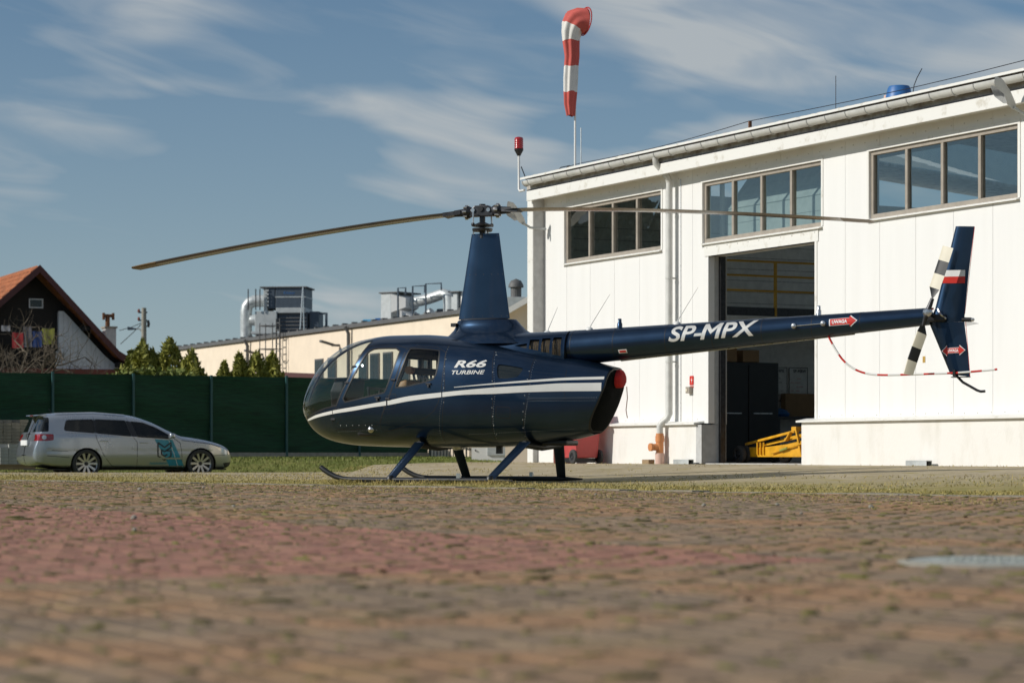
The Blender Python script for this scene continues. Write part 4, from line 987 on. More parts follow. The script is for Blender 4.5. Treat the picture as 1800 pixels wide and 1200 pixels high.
# rear bay closed by a black net and the red exhaust plug
rp = []
for x, z in dense(REAR, .03):
    y = Wh(x, z)
    if y > .01: rp.append((x, y, z))
def ring_pts(k, dx):
    zc = sum(p[2] for p in rp)/len(rp); xc = sum(p[0] for p in rp)/len(rp)
    pt = [(xc+(p[0]-xc)*k+dx, p[1]*k, zc+(p[2]-zc)*k) for p in rp]; return pt+[(x, -y, z) for x, y, z in pt[::-1]]
b = MB(); b.loft([ring_pts(1, 0), ring_pts(.985, -.012), ring_pts(.94, -.018)], False); b.build('bay_rim', M['black'], hel, smooth=60)
b = MB(); b.loft([ring_pts(.94, -.018), ring_pts(.75, -.05), ring_pts(.4, -.075), ring_pts(.05, -.08)], True); b.build('bay_net', M['black_net'], hel, smooth=60)
b = MB(); c0 = Vector((-1.90, .0, 1.285)); rings = []
for dx, rr in ((.12, .112), (.03, .115), (-.02, .108), (-.042, .08), (-.05, .02)): rings.append([c0+Vector((dx+random.uniform(-.004, .004), math.cos(t)*rr*(1+.03*math.sin(7*t)), math.sin(t)*rr*(1+.03*math.sin(5*t)))) for t in [i*math.pi/16 for i in range(32)]])
b.loft(rings); b.build('exhaust_cover', M['red_cover'], hel, smooth=70)
b = MB(); b.loft([[(x-.0, y-.011, z), (x-.0, y+.011, z), (x-.004, y+.011, z), (x-.004, y-.011, z)] for x, y, z in ((-1.975, 0, 1.19), (-1.985, .0, 1.05), (-1.97, .01, .9), (-1.985, .0, .80))]); b.build('cover_ribbon', M['pink_pvc'], hel)
# cabin: console, seats, cyclic, rear bench
b = MB(); b.loft([[(2.12, -.16, .62), (2.12, .16, .62), (1.72, .16, .62), (1.72, -.16, .62)], [(2.10, -.18, 1.0), (2.10, .18, 1.0), (1.82, .18, 1.0), (1.82, -.18, 1.0)], [(2.05, -.30, 1.16), (2.05, .30, 1.16), (1.86, .30, 1.16), (1.86, -.30, 1.16)], [(1.98, -.29, 1.33), (1.98, .29, 1.33), (1.84, .29, 1.33), (1.84, -.29, 1.33)]]); b.build('instrument_console', M['panel_grey'], hel, bevel=.025)
b = MB(); b.box((1.80, -.34, 1.325), (2.06, .34, 1.345)); b.build('console_hood', M['black'], hel, bevel=.008)
b = MB(); b.box((.2, -.36, .54), (1.70, .36, .57)); b.build('cabin_floor', M['cabin_grey'], hel)
for y in (.33, -.33):
    b = MB(); b.box((1.02, y-.22, .58), (1.52, y+.22, .86)); so = b.build('seat', M['black'], hel, bevel=.04, smooth=60)
    b = MB(); b.prism([(1.10, y-.23, .80), (.98, y-.23, .82), (.78, y-.23, 1.22), (.80, y-.23, 1.30), (.90, y-.23, 1.28)], (0, .46, 0)); b.build('backrest', M['tan'], so, bevel=.035, smooth=60)
b = MB(); b.box((.20, -.52, .58), (.62, .52, .88)); so = b.build('rear_seat', M['tan'], hel, bevel=.04, smooth=60)
b = MB(); b.box((.22, -.6, .85), (.34, .6, 1.20)); b.build('backrest', M['tan'], so, bevel=.04, smooth=60)
b = MB(); b.box((.93, -.60, 1.38), (.99, .12, 1.47)); rk = b.build('headrest_bar', M['cabin_grey'], hel, bevel=.01)
for i in range(6): MB().beam((.90, -.55+i*.12, 1.10), (.955, -.57+i*.125, 1.385), .035, .02).build('headrest_slat', M['black'], rk)
MB().tube([(.96, .10, 1.43), (.96, .20, 1.43)], .05, 14).build('headrest_end', M['tan'], rk)
b = MB(); b.tube([(1.62, 0, .58), (1.52, 0, .95), (1.46, 0, 1.20)], .02, 8); b.beam((1.46, -.36, 1.20), (1.46, .36, 1.20), .03, .03); b.tube([(1.46, .34, 1.22), (1.45, .34, 1.08)], .018, 8); b.build('cyclic', M['black'], hel)
b = MB(); b.tube([(.9, .1, 1.80), (1.5, .08, 1.76)], .03, 6); b.box((.55, -.2, 1.70), (.95, .2, 1.79)); b.build('overhead_console', M['black'], hel)
b = MB(); b.box((.62, -.58, 1.58), (1.10, .10, 1.70)); b.build('belt_reel_housing', M['cabin_grey'], hel, bevel=.03)
for y_ in (-.5, -.25, 0): MB().box((.85, y_-.03, 1.46), (.89, y_+.03, 1.585)).build('seat_belt', M['black'], hel)
b = MB(); b.loft([[(1.74, .20, 1.40), (1.74, .30, 1.40), (1.70, .30, 1.40), (1.70, .20, 1.40)], [(1.72, .18, 1.49), (1.72, .32, 1.49), (1.68, .32, 1.49), (1.68, .18, 1.49)]]); b.build('compass', M['black'], hel, bevel=.012)
# centre post of the windscreen
b = MB(); cp = []
for i in range(34):
    q = .16+(1.10-.16)*i/33; cp.append((XN-q*q-.012, 0, TOPf(q)-.012))
b.tube(cp, .018, 6); b.build('windscreen_post', M['black'], hel, smooth=60)
# cowling, pedestal, mast fairing
CT = pchip([(-1.245,1.895),(-1.0,1.890),(-.6,1.885),(-.2,1.89),(.2,1.885),(.5,1.86),(.62,1.82)]); CW = pchip([(-1.245,.265),(-1.0,.33),(-.6,.385),(-.2,.39),(.2,.32),(.45,.18),(.62,.04)])
def Wc(x, z):
    t = CT(x); zc = 1.60; v = (z-zc)/(t-zc) if z > zc else (zc-z)/.35
    return CW(x)*(1-min(v, 1)**2.6)**(1/2.6)
ck = Skin(Wc); cc = []
for i in range(61):
    x = .615-(1.86)*i/60; t = CT(x); cc.append((x, [1.60-.2+.2*j/6 for j in range(6)]+[1.60+(t-1.60)*math.sin(math.pi/2*j/18)**(2/2.6) for j in range(19)]))
VENT = [rnd(p, .012, 3) for p in ([(-.804,1.785),(-.936,1.786),(-.936,1.634),(-.804,1.658)], [(-.957,1.798),(-1.073,1.803),(-1.073,1.605),(-.957,1.621)], [(-1.094,1.811),(-1.21,1.812),(-1.21,1.569),(-1.094,1.585)])]
TRI = rnd([(-.615,1.71),(-.779,1.735),(-.779,1.668)], .01, 3)
bm = sheet_from_columns(cc)
for p in VENT+[TRI]: cut(bm, p)
cr = split_sheet(bm, [('v%d' % i, p) for i, p in enumerate(VENT)]+[('tri', TRI)], 'c')
for sd_ in (1, -1):
    cw = ck.build('engine_cowling', cr['c'], navy, hel, side=sd_)
    ck.build('air_scoop', cr['tri'], M['black'], cw, side=sd_, inset=.03)
    for i, p in enumerate(VENT):
        g = ck.build('grille', cr['v%d' % i], M['grille'], cw, side=sd_, inset=.03)
        ck.band('grille_rim', dense(p, .03, True), .012, navy, cw, .003, sd_)
        x0, x1 = min(q[0] for q in p), max(q[0] for q in p); z0, z1 = min(q[1] for q in p), max(q[1] for q in p)
        for j in range(6): ck.band('grille_bar', dense([(x0+.01+(x1-x0-.02)*j/5, z0+.02), (x0+.01+(x1-x0-.02)*j/5, z1-.012)], .05), .006, M['dark_metal'], g, -.02, sd_, False)
ringc = [(-1.245, Wc(-1.245, z)*1.0, z) for z in [1.42+(.47)*i/24 for i in range(25)]]
b = MB(); rr_ = ringc+[(x, -y, z) for x, y, z in ringc[::-1]]; b.add(rr_, [tuple(range(len(rr_)))]); b.build('cowling_end', M['black'], hel)
def oval(z, xf, xr, hw, n=40, e=2.2):
    o = []
    for i in range(n):
        t = 2*math.pi*i/n; c_, s_ = math.cos(t), math.sin(t); xm = (xf+xr)/2
        o.append((xm+(xf-xm)*math.copysign(abs(c_)**(2/e), c_), hw*math.copysign(abs(s_)**(2/e), s_), z))
    return o
b = MB(); b.loft([oval(1.74, .66, -1.0, .43), oval(1.82, .52, -.80, .37), oval(1.87, .44, -.68, .31), oval(1.93, .385, -.59, .25), oval(1.99, .355, -.53, .215), oval(2.045, .335, -.48, .20), oval(2.058, .32, -.465, .185)]); b.build('mast_pedestal', navy, hel, smooth=50)
b = MB(); b.box((.30, .10, 1.975), (.372, .16, 2.02)); b.box((.30, -.16, 1.975), (.372, -.10, 2.02)); b.build('pedestal_intake', M['black'], hel)
b = MB(); b.loft([oval(2.052, .30, -.36, .14), oval(2.075, .30, -.36, .14)]); b.build('fairing_gap', M['seam'], hel)
def foil(z, xf, xr, hw, n=48):
    o = []
    for i in range(n):
        t = 2*math.pi*i/n; u = (1-math.cos(t))/2; th = 2.6*(.2969*math.sqrt(u)-.126*u-.3516*u*u+.2843*u**3-.1015*u**4)
        o.append((xf+(xr-xf)*u, math.copysign(th, math.sin(t))*hw*1.25 if i % (n//2) else 0, z))
    return o
b = MB(); b.loft([foil(2.072+(3.158-2.072)*k, .335+(.150-.335)*k, -.385+(-.235+.385)*k, .165+(.095-.165)*k) for k in (0, .02, .25, .5, .75, .98, 1)]); b.build('mast_fairing', navy, hel, smooth=35)
b = MB()
for k in (.03, .52, .97):
    for s_ in (1, -1):
        for j in range(7):
            f = foil(2.072+1.086*k, .335-.185*k, -.385+.15*k, .165-.07*k); p = f[3+j*3]; b.lathe([(.001, .003*s_), (.0055, .002*s_), (.006, -.002*s_)], 6, (p[0], p[1]*s_, p[2]), ax='y')
b.build('fairing_rivets', M['dark_metal'], hel); tag(hel.children[-1], kind='stuff')
# rotor head and blades
BR = math.pi-R(20.5)-(math.pi-HA)                                # blade bearing in helicopter axes
bd = Vector((math.cos(BR), math.sin(BR), 0)); bn = Vector((-bd.y, bd.x, 0))
MB().tube([(0, 0, 3.10), (0, 0, 3.42)], .038, 14).build('rotor_mast', M['dark_metal'], hel, smooth=50)
b = MB(); b.lathe([(.05, 3.185), (.12, 3.185), (.13, 3.20), (.13, 3.225), (.05, 3.23)], 24); b.lathe([(.05, 3.245), (.13, 3.25), (.135, 3.27), (.08, 3.285), (.05, 3.30)], 24); b.build('swashplate', M['dark_metal'], hel, smooth=40)
for t in (.3, 2.4, 4.5):
    v = Vector((math.cos(t), math.sin(t), 0))*.115; MB().tube([(v.x, v.y, 3.15), (v.x, v.y, 3.22)], .010, 6).build('control_rod', M['steel'], hel)
for sg in (1, -1):
    v = bn*.10*sg+bd*.09*sg; MB().tube([(v.x, v.y, 3.26), (v.x*.95, v.y*.95, 3.43)], .011, 8).build('pitch_link', M['steel'], hel); MB().lathe([(.02, -.02), (.024, 0), (.02, .02)], 10, (v.x, v.y, 3.27), cap=True).build('link_end', M['dark_metal'], hel)
hub = MB(); mt = Matrix.Translation((0, 0, 0)) @ Matrix.Rotation(BR, 4, 'Z')
hub.prism([mt @ Vector(p) for p in ((-.16, -.055, 3.375), (.16, -.055, 3.375), (.17, -.055, 3.44), (.09, -.055, 3.515), (-.09, -.055, 3.515), (-.17, -.055, 3.44))], bn*.11)
ho = hub.build('rotor_hub', M['dark_metal'], hel, bevel=.012)
for x in (-.105, .0, .105):
    for sg in (1, -1):
        p = bd*x+bn*.058*sg; q = bd*x+bn*.072*sg; MB().tube([(p.x, p.y, 3.455 if x else 3.47), (q.x, q.y, 3.455 if x else 3.47)], .026 if x else .034, 12).build('hinge_bolt', M['steel'] if x else M['black'], ho, smooth=40)
MB().tube([(0, 0, 3.51), (0, 0, 3.535)], .04, 12).build('hub_cap', M['dark_metal'], ho)
def blade_z(r_, sg): return 3.445-.0395*r_**1.5-.0288*r_*sg
for sg in (1, -1):                                               # sg 1: the blade reaching ahead of the nose
    dr = bd*sg; ch = Vector((-dr.y, dr.x, 0))
    b = MB(); pts_ = [dr*r_+Vector((0, 0, blade_z(r_, sg))) for r_ in (.13, .17, .19, .23, .25, .38)]; b.tube(pts_, [.05, .075, .082, .082, .05, .042], 16); g = b.build('blade_grip', M['dark_metal'], hel, smooth=30)
    for k in range(8):
        t = k*math.pi/4; p = dr*.19+ch*math.cos(t)*.083+Vector((0, 0, math.sin(t)*.083+blade_z(.19, sg))); q = p+dr*.045; MB().tube([p, q], .012, 6).build('grip_bolt', M['steel'], g)
    rings = []; N_ = 26
    for i in range(N_+1):
        r_ = .30+(5.03-.30)*i/N_; kk = min(1, .35+(r_-.30)*3.0); c = .255*kk; th = .040 if r_ < 4.9 else .030; o_ = dr*r_+Vector((0, 0, blade_z(r_, sg))); pit = R(3.6 if sg > 0 else -2.0); cz = Vector((0, 0, 1))
        prof = [(.30, 0), (.26, .8), (.12, 1), (-.25, .62), (-.70, .06), (-.70, -.06), (-.25, -.62), (.12, -1), (.26, -.8)]
        rings.append([o_+ch*(x*c*math.cos(pit))+cz*(x*c*math.sin(pit)+z*th/2) for x, z in prof])
    b = MB(); b.loft(rings[:-2]); bl = b.build('rotor_blade', M['blade'], hel, smooth=30)
    b = MB(); b.loft(rings[-3:]); b.build('blade_tip', M['blade_tip'], bl, smooth=30)
    b = MB(); b.prism([dr*.28+ch*.06+Vector((0, 0, blade_z(.28, sg)+.03)), dr*.52+ch*.07+Vector((0, 0, blade_z(.52, sg)+.022)), dr*.52-ch*.12+Vector((0, 0, blade_z(.52, sg)+.01)), dr*.28-ch*.06+Vector((0, 0, blade_z(.28, sg)+.03))], (0, 0, -.05)); b.build('root_fitting', M['dark_metal'], bl)
# tail boom
def boom(x): return 1.705+(-1.66-x)*(1.967-1.705)/4.116, .21-(-1.66-x)*(.21-.1035)/4.116
b = MB(); b.loft([[(x, math.cos(t)*boom(x)[1], boom(x)[0]+math.sin(t)*boom(x)[1]) for t in [i*math.pi/24 for i in range(48)]] for x in [-1.20-4.62*i/40 for i in range(41)]]); b.build('tail_boom', navy, hel, smooth=60)
rv = MB()
for x in (-1.33, -1.866, -2.549, -3.151, -3.776, -4.40, -4.99):
    for dx in (-.018, .018):
        c_, r_ = boom(x+dx)
        for k in range(44):
            t = k*math.pi/22; n_ = Vector((0, math.cos(t), math.sin(t))); p = Vector((x+dx, 0, c_))+n_*r_; e1 = Vector((1, 0, 0))*.0038; e2 = n_.cross(Vector((1, 0, 0)))*.0038
            rv.add([p+e1, p+e2, p-e1, p-e2, p+n_*.0022], [(0, 1, 4), (1, 2, 4), (2, 3, 4), (3, 0, 4)])
tag(rv.build('boom_rivets', navy, hel, fix=False), kind='stuff')
rv = MB()
for ln in ([(-.43,1.62),(-.495,1.129),(-.42,.52)], [(-.935,1.52),(-.918,1.127),(-.803,.54)], [(.21,1.70),(.195,1.135),(.325,.5)], [(-.92,1.045),(-1.72,1.05)], [(-.93,1.01),(-1.70,1.012)], [(1.82,.64),(1.2,.66)], [(-.1,.60),(-1.4,.66)]):
    for x, z in dense(ln, .03):
        y, n = sk.point(x, z)
        for sd_ in (1, -1):
            n_ = Vector((n.x, n.y*sd_, n.z)); p = Vector((x, y*sd_, z)); e1 = n_.cross(Vector((0, 0, 1))).normalized()*.0036; e2 = n_.cross(e1)
            rv.add([p+e1, p+e2, p-e1, p-e2, p+n_*.0022], [(0, 1, 4), (1, 2, 4), (2, 3, 4), (3, 0, 4)])
tag(rv.build('fuselage_rivets', M['galv'], hel, fix=False), kind='stuff')
def Wb(x, z):
    c_, r_ = boom(x); return math.sqrt(max(r_*r_-(z-c_)**2, 0))
bk = Skin(Wb)
for x in (-1.30, -1.866, -2.549, -3.151, -3.776, -4.40, -4.99):
    c_, r_ = boom(x); b = MB(); b.lathe([(r_+.0008, -.004), (r_+.0016, 0), (r_+.0008, .004)], 48, (x, 0, c_), ax='x'); b.build('boom_joint', M['seam'], hel, smooth=60)
for sd_ in (1, -1):
    fs, wd_ = word_faces('SP-MPX', .185, .22, .022); kx = 1.13/wd_; fs = slice_faces([[(x*kx, z) for x, z in f] for f in fs], .02)
    sl = .0545
    if sd_ > 0: fl = [[(-2.60-x, 1.722+sl*x+z*(1-.0*x)) for x, z in f] for f in fs]
    else: fl = [[(-3.73+x, 1.722+sl*(1.13-x)+z) for x, z in f] for f in fs]
    bk.build('registration', fl, M['silver_paint'], hel, .003, sd_)
    A = [(-4.63,1.954),(-4.864,1.968),(-4.864,1.993),(-4.952,1.937),(-4.873,1.872),(-4.869,1.897),(-4.634,1.883)]
    cx, cz_ = -4.79, 1.93; A2 = [(cx+(x-cx)*1.05+(.006 if x > cx else -.006), cz_+(z-cz_)*1.14) for x, z in A]
    bk.patch('warning_arrow_rim', A2, M['flag_white'], hel, .002, sd_, .015); ao = bk.patch('warning_arrow', A, M['red_paint'], hel, .004, sd_, .015)
    fs, wd_ = text_faces('UWAGA', .042, bold=.04); kx = .185/wd_; fs = slice_faces([[(x*kx, z) for x, z in f] for f in fs], .015)
    bk.build('lettering', [[((-4.655-x if sd_ > 0 else -4.84+x), 1.900+.0545*(x if sd_ > 0 else .185-x)+z) for x, z in f] for f in fs], M['flag_white'], ao, .006, sd_)
    bk.patch('placard_rim', [(-1.936,1.641),(-2.046,1.647),(-2.051,1.601),(-1.942,1.597)], M['flag_white'], hel, .002, sd_, .02); bk.patch('placard', [(-1.950,1.631),(-2.035,1.636),(-2.038,1.611),(-1.953,1.607)], M['red_paint'], hel, .004, sd_, .02)
    for x, z in ((-4.191, 1.885), (-4.551, 1.908)):
        y = Wb(x, z); MB().lathe([(.001, .03), (.03, .024), (.036, .0), (.036, -.03)], 18, ax='y').build('static_port', M['steel'], hel, loc=(x, (y+.005)*sd_, z), rot=(0, 0, 0 if sd_ > 0 else math.pi), smooth=40)
    MB().tube([(-4.191, sd_*(Wb(-4.191, 1.885)+.012), 1.885), (-4.551, sd_*(Wb(-4.551, 1.908)+.012), 1.908)], .006, 6).build('port_rod', M['steel'], hel)
MB().tube([(-1.9, 0, 1.510), (-3.4, 0, 1.645), (-4.6, 0, 1.752), (-4.9, 0, 1.779)], .007, 6).build('boom_wire', M['steel'], hel)
for x in (-1.885, -4.452):
    c_, r_ = boom(x); MB().lathe([(.034, -.01), (.032, .05), (.024, .06), (.022, .11), (.001, .112)], 14, (x, 0, c_+r_)).build('boom_antenna', navy if x > -3 else M['steel'], hel, smooth=40)
for x, z, x1, z1 in ((-.902, 1.878, -1.042, 2.196), (-1.476, 1.91, -1.752, 2.341), (-2.642, 1.955, -2.916, 2.393)):
    MB().tube([(x, 0, z), (x*.9+x1*.1, 0, z*.85+z1*.15), (x1, 0, z1)], [.008, .006, .003], 6).build('whip_antenna', M['white_paint'], hel)
    MB().lathe([(.05, -.012), (.045, .012), (.018, .03), (.001, .03)], 12, (x, 0, z)).build('antenna_base', M['white_paint'], hel, smooth=50)
# fins
def fin(name, secs, m_=navy):
    b = MB(); b.loft([[(xl+(xt-xl)*u, y*th, zl+(zt-zl)*u) for u, y in ((0, 0), (.04, .5), (.15, .9), (.35, 1), (.7, .55), (1, .06), (1, -.06), (.7, -.55), (.35, -1), (.15, -.9), (.04, -.5))] for xl, zl, xt, zt, th in secs]); return b.build(name, m_, hel, smooth=35)
uf = fin('upper_fin', [(-5.80, 1.90, -6.216, 1.90, .046), (-5.87, 2.06, -6.224, 2.02, .042), (-6.00, 2.55, -6.275, 2.52, .034), (-6.115, 3.014, -6.337, 3.005, .026)])
lf = fin('lower_fin', [(-5.795, 1.899, -6.2155, 1.899, .046), (-5.92, 1.60, -6.255, 1.60, .036), (-6.052, 1.285, -6.283, 1.256, .028)])
b = MB(); b.loft([[(xl+(xt-xl)*u, y_, 1.925+t_*.03) for u, t_ in ((0, 0), (.1, .8), (.35, 1), (1, .05), (1, -.05), (.35, -1), (.1, -.8))] for y_, xl, xt in ((-.03, -5.84, -6.20), (-.95, -5.90, -6.16))]); b.build('horizontal_stabiliser', navy, hel, smooth=35)
MB().tube([(-6.19, 0, 1.925), (-6.30, 0, 1.92)], .026, 12).build('tail_light_housing', M['black'], hel); MB().lathe([(.024, 0), (.018, .03), (.001, .04)], 12, ax='x').build('tail_light', M['lamp_clear'], hel, loc=(-6.30, 0, 1.92), rot=(0, 0, math.pi), smooth=50)
MB().tube([(-6.2235, 0, 1.99), (-6.338, 0, 3.0)], .003, 6).build('fin_edge_tape', M['red_paint'], uf); MB().tube([(-6.2295, 0, 1.94), (-6.285, 0, 1.26)], .003, 6).build('fin_edge_tape', M['red_paint'], lf)
for sd_ in (1, -1):
    b = MB(); b.prism([(-5.995, .034*sd_, 2.503), (-6.235, .034*sd_, 2.499), (-6.234, .034*sd_, 2.425), (-5.985, .034*sd_, 2.428)], (0, .003*sd_, 0)); b.build('flag_white_half', M['flag_white'], uf)
    b = MB(); b.prism([(-5.985, .034*sd_, 2.4278), (-6.234, .034*sd_, 2.4248), (-6.232, .034*sd_, 2.345), (-5.965, .034*sd_, 2.352)], (0, .003*sd_, 0)); b.build('flag_red_half', M['red_paint'], uf)
    A = [(-5.965,1.557),(-6.024,1.617),(-6.024,1.590),(-6.164,1.595),(-6.164,1.62),(-6.23,1.566),(-6.164,1.515),(-6.164,1.539),(-6.024,1.534),(-6.024,1.507)]
    cx, cz_ = -6.097, 1.563; A2 = [(cx+(x-cx)*1.07, cz_+(z-cz_)*1.16) for x, z in A]
    b = MB(); b.prism([(x, .036*sd_, z) for x, z in A2], (0, .002*sd_, 0)); b.build('warning_arrow_rim', M['flag_white'], lf); b = MB(); b.prism([(x, .0385*sd_, z) for x, z in A], (0, .002*sd_, 0)); ao = b.build('warning_arrow', M['red_paint'], lf)
    fs, wd_ = text_faces('UWAGA', .036, bold=.04); kx = .125/wd_; b = MB()
    for f in fs: b.add([((-6.032-x*kx if sd_ > 0 else -6.157+x*kx), .0412*sd_, 1.546+z) for x, z in f], [tuple(range(len(f)))])
    b.build('lettering', M['flag_white'], ao, fix=False)
# tail rotor on the port side
to = Vector((-5.842, .235, 2.005))
MB().tube([(-5.842, -.05, 1.985), (-5.842, .26, 2.005)], .026, 12).build('tail_rotor_shaft', M['dark_metal'], hel, smooth=50)
b = MB(); b.tube([(-5.90, .235, 2.165), (-5.86, .235, 2.06), (-5.842, .235, 2.005), (-5.82, .235, 1.95), (-5.785, .235, 1.845)], [.022, .030, .045, .030, .022], 10); th_ = b.build('tail_rotor_hub', M['dark_metal'], hel, smooth=40)
MB().lathe([(.05, -.02), (.055, 0), (.03, .03), (.001, .032)], 16, (-5.842, .25, 2.005), ax='y').build('hub_cap', M['steel'], th_, smooth=40)
b = MB(); b.box((-6.02, .02, 1.90), (-5.80, .14, 1.985)); b.build('tail_gearbox', M['black'], hel, bevel=.02)
MB().tube([(-5.93, .10, 2.05), (-5.97, .14, 1.98), (-6.03, .12, 1.93)], .012, 6).build('pitch_arm', M['steel'], hel); MB().tube([(-5.80, .19, 2.03), (-5.90, .19, 2.05)], .012, 6).build('pitch_arm', M['red_paint'], hel)
UB = [((-6.014,2.777),(-6.153,2.738)), ((-5.963,2.617),(-6.100,2.572)), ((-5.911,2.465),(-6.050,2.419)), ((-5.856,2.307),(-5.990,2.26)), ((-5.884,2.17),(-5.908,2.156))]
LB = [((-5.557,1.291),(-5.662,1.271)), ((-5.607,1.466),(-5.712,1.421)), ((-5.660,1.616),(-5.764,1.571)), ((-5.722,1.79),(-5.826,1.739)), ((-5.766,1.868),(-5.806,1.848))]
for B_, tw in ((UB, -.028), (LB, .02)):
    root = None
    for i in range(4):
        (a0, a1), (c0_, c1) = B_[i], B_[i+1]; b = MB(); rings = []
        for (l_, t_) in ((a0, a1), (c0_, c1)):
            l_, t_ = Vector((l_[0], .235+tw, l_[1])), Vector((t_[0], .235-tw, t_[1]))
            rings.append([l_+(t_-l_)*u+Vector((0, y_*.011, 0)) for u, y_ in ((0, 0), (.08, .8), (.3, 1), (.7, .5), (1, .05), (1, -.05), (.7, -.5), (.3, -1), (.08, -.8))])
        b.loft(rings); bo = b.build('tail_rotor_blade' if i == 0 else 'blade_band', M['cream_blade'] if i in (0, 2) else M['black'], hel if i == 0 else root, smooth=40)
        if i == 0: root = bo
# striped tail rotor guard
gp = [(-4.573,1.78),(-4.607,1.712),(-4.667,1.605),(-4.756,1.478),(-4.856,1.39),(-4.994,1.321),(-5.171,1.288),(-5.406,1.286),(-5.833,1.293),(-6.216,1.302),(-6.619,1.336)]
gp = chaikin([(x, z) for x, z in gp], 2, False); acc = [0]
for p, q in zip(gp, gp[1:]): acc.append(acc[-1]+math.hypot(q[0]-p[0], q[1]-p[1]))
def gpt(d):
    i = min(max(bisect_right(acc, d)-1, 0), len(gp)-2); t = (d-acc[i])/(acc[i+1]-acc[i]); return (gp[i][0]+(gp[i+1][0]-gp[i][0])*t, .03+.04*min(1, d), gp[i][1]+(gp[i+1][1]-gp[i][1])*t)
d = 0; i = 0
gd = None
while d < acc[-1]-.02:
    st = (.13 if i % 2 == 0 else .15); e_ = min(d+st, acc[-1]); o = MB().tube([gpt(d+(e_-d)*k/5) for k in range(6)], .0125, 10, i == 0 or e_ == acc[-1]).build('tail_guard' if i == 0 else 'guard_band', M['red_paint'] if i % 2 == 0 else M['white_paint'], hel if i == 0 else gd, smooth=50)
    if i == 0: gd = o
    d = e_; i += 1
MB().box((-6.13, .01, 1.26), (-6.10, .09, 1.335)).build('guard_clamp', M['black'], hel)
MB().tube([(-6.10, 0, 1.29), (-6.149, 0, 1.245), (-6.197, 0, 1.195), (-6.368, 0, 1.097), (-6.41, 0, 1.083), (-6.463, 0, 1.086)], .016, 10).build('tail_skid', M['black'], hel, smooth=50)
b = MB(); b.box((-6.28, -.05, 1.248), (-6.07, .05, 1.258)); b.build('fin_end_plate', M['black'], hel)
# landing gear
for sg in (1, -1):
    y = 1.1*sg
    sp = [(1.74, y, .195), (1.70, y, .165), (1.62, y, .115), (1.52, y, .070), (1.42, y, .045), (1.30, y, .036), (0, y, .034), (-.60, y, .033), (-.92, y, .03)]
    MB().tube(sp, [.028]+[.033]*6+[.033, .012], 14).build('skid', M['black'], hel, smooth=60)
    MB().box((-.5, y-.012, .001), (1.2, y+.012, .008)).build('skid_shoe', M['dark_metal'], hel)
    for xt, xb in ((.63, .75), (-.83, -.62)):
        b = MB(); rings = []
        for k in (0, .06, .5, .94, 1):
            o_ = Vector((xt+(xb-xt)*k, (.52+(1.1-.52)*k)*sg, .50+(.05-.50)*k)); c = .155-.03*k; th = .05
            rings.append([o_+Vector((math.cos(t)*c/2, math.sin(t)*th/2*.7, math.sin(t)*th/2*sg*.5)) for t in [i*math.pi/10 for i in range(20)]])
        b.loft(rings); b.build('strut', navy, hel, smooth=60); MB().lathe([(.05, 0), (.045, .03), (.03, .05)], 14, (xb, y, .04)).build('strut_shoe', M['black'], hel, smooth=50)
    MB().box((-.22, y-.02, .06), (-.17, y+.02, .12)).build('wheel_lug', M['steel'], hel)
for x in (.63, -.83): MB().tube([(x, -.55, .475), (x, 0, .44), (x, .55, .475)], .045, 12).build('cross_tube', M['black'], hel, smooth=50)
b = MB(); b.box((-.2, -.02, .36), (-.28, .02, .45)); b.build('belly_antenna', M['dark_metal'], hel); MB().lathe([(.001, .40), (.06, .41), (.07, .45)], 16, (.35, 0, 0)).build('belly_light', M['lamp_clear'], hel, smooth=50)
b = MB(); b.box((-1.25, -.2, .46), (-.9, .2, .53)); b.build('belly_fairing', M['black'], hel, bevel=.03)

# ------------------------------------------------------------------ green screen fence
FO, FDv = Vector((-11.68, 61.5)), Vector((.867, .498)).normalized(); FZ = .22; FL = 2.17
fn = thing('screen_fence', 'dark green screen fence with teal posts behind the parked car', 'fence', (FO.x, FO.y, 0), math.atan2(FDv.y, FDv.x))
for i in range(-7, 6):
    if i < 6: MB().box((i*FL-.03, -.03, FZ-.3), (i*FL+.03, .03, 2.43+random.uniform(-.01, .02))).build('post', M['teal_post'], fn, bevel=.004)
    if i == 5: break
    rings = []
    nx_, nz_ = 16, 12
    b = MB()
    for a in range(nx_+1):
        for c in range(nz_+1):
            u, v = a/nx_, c/nz_
            b.v.append((i*FL+FL*u, .075+.034*math.sin(7*v*2+i+3*u)+.02*math.sin(3.1*u*2+v*4+i*1.7), FZ+.16+(2.19-.01*math.sin(math.pi*u)*(1 if v == 1 else 0)-.16)*v))
    b.f = [(a*(nz_+1)+c, (a+1)*(nz_+1)+c, (a+1)*(nz_+1)+c+1, a*(nz_+1)+c+1) for a in range(nx_) for c in range(nz_)]; b.mi = [0]*len(b.f)
    b.build('net_panel', M['net'], fn, smooth=60, fix=False)
    MB().box((i*FL+.032, -.02, FZ-.25), (i*FL+FL-.032, .02, FZ+.17)).build('base_board', M['concrete'], fn)

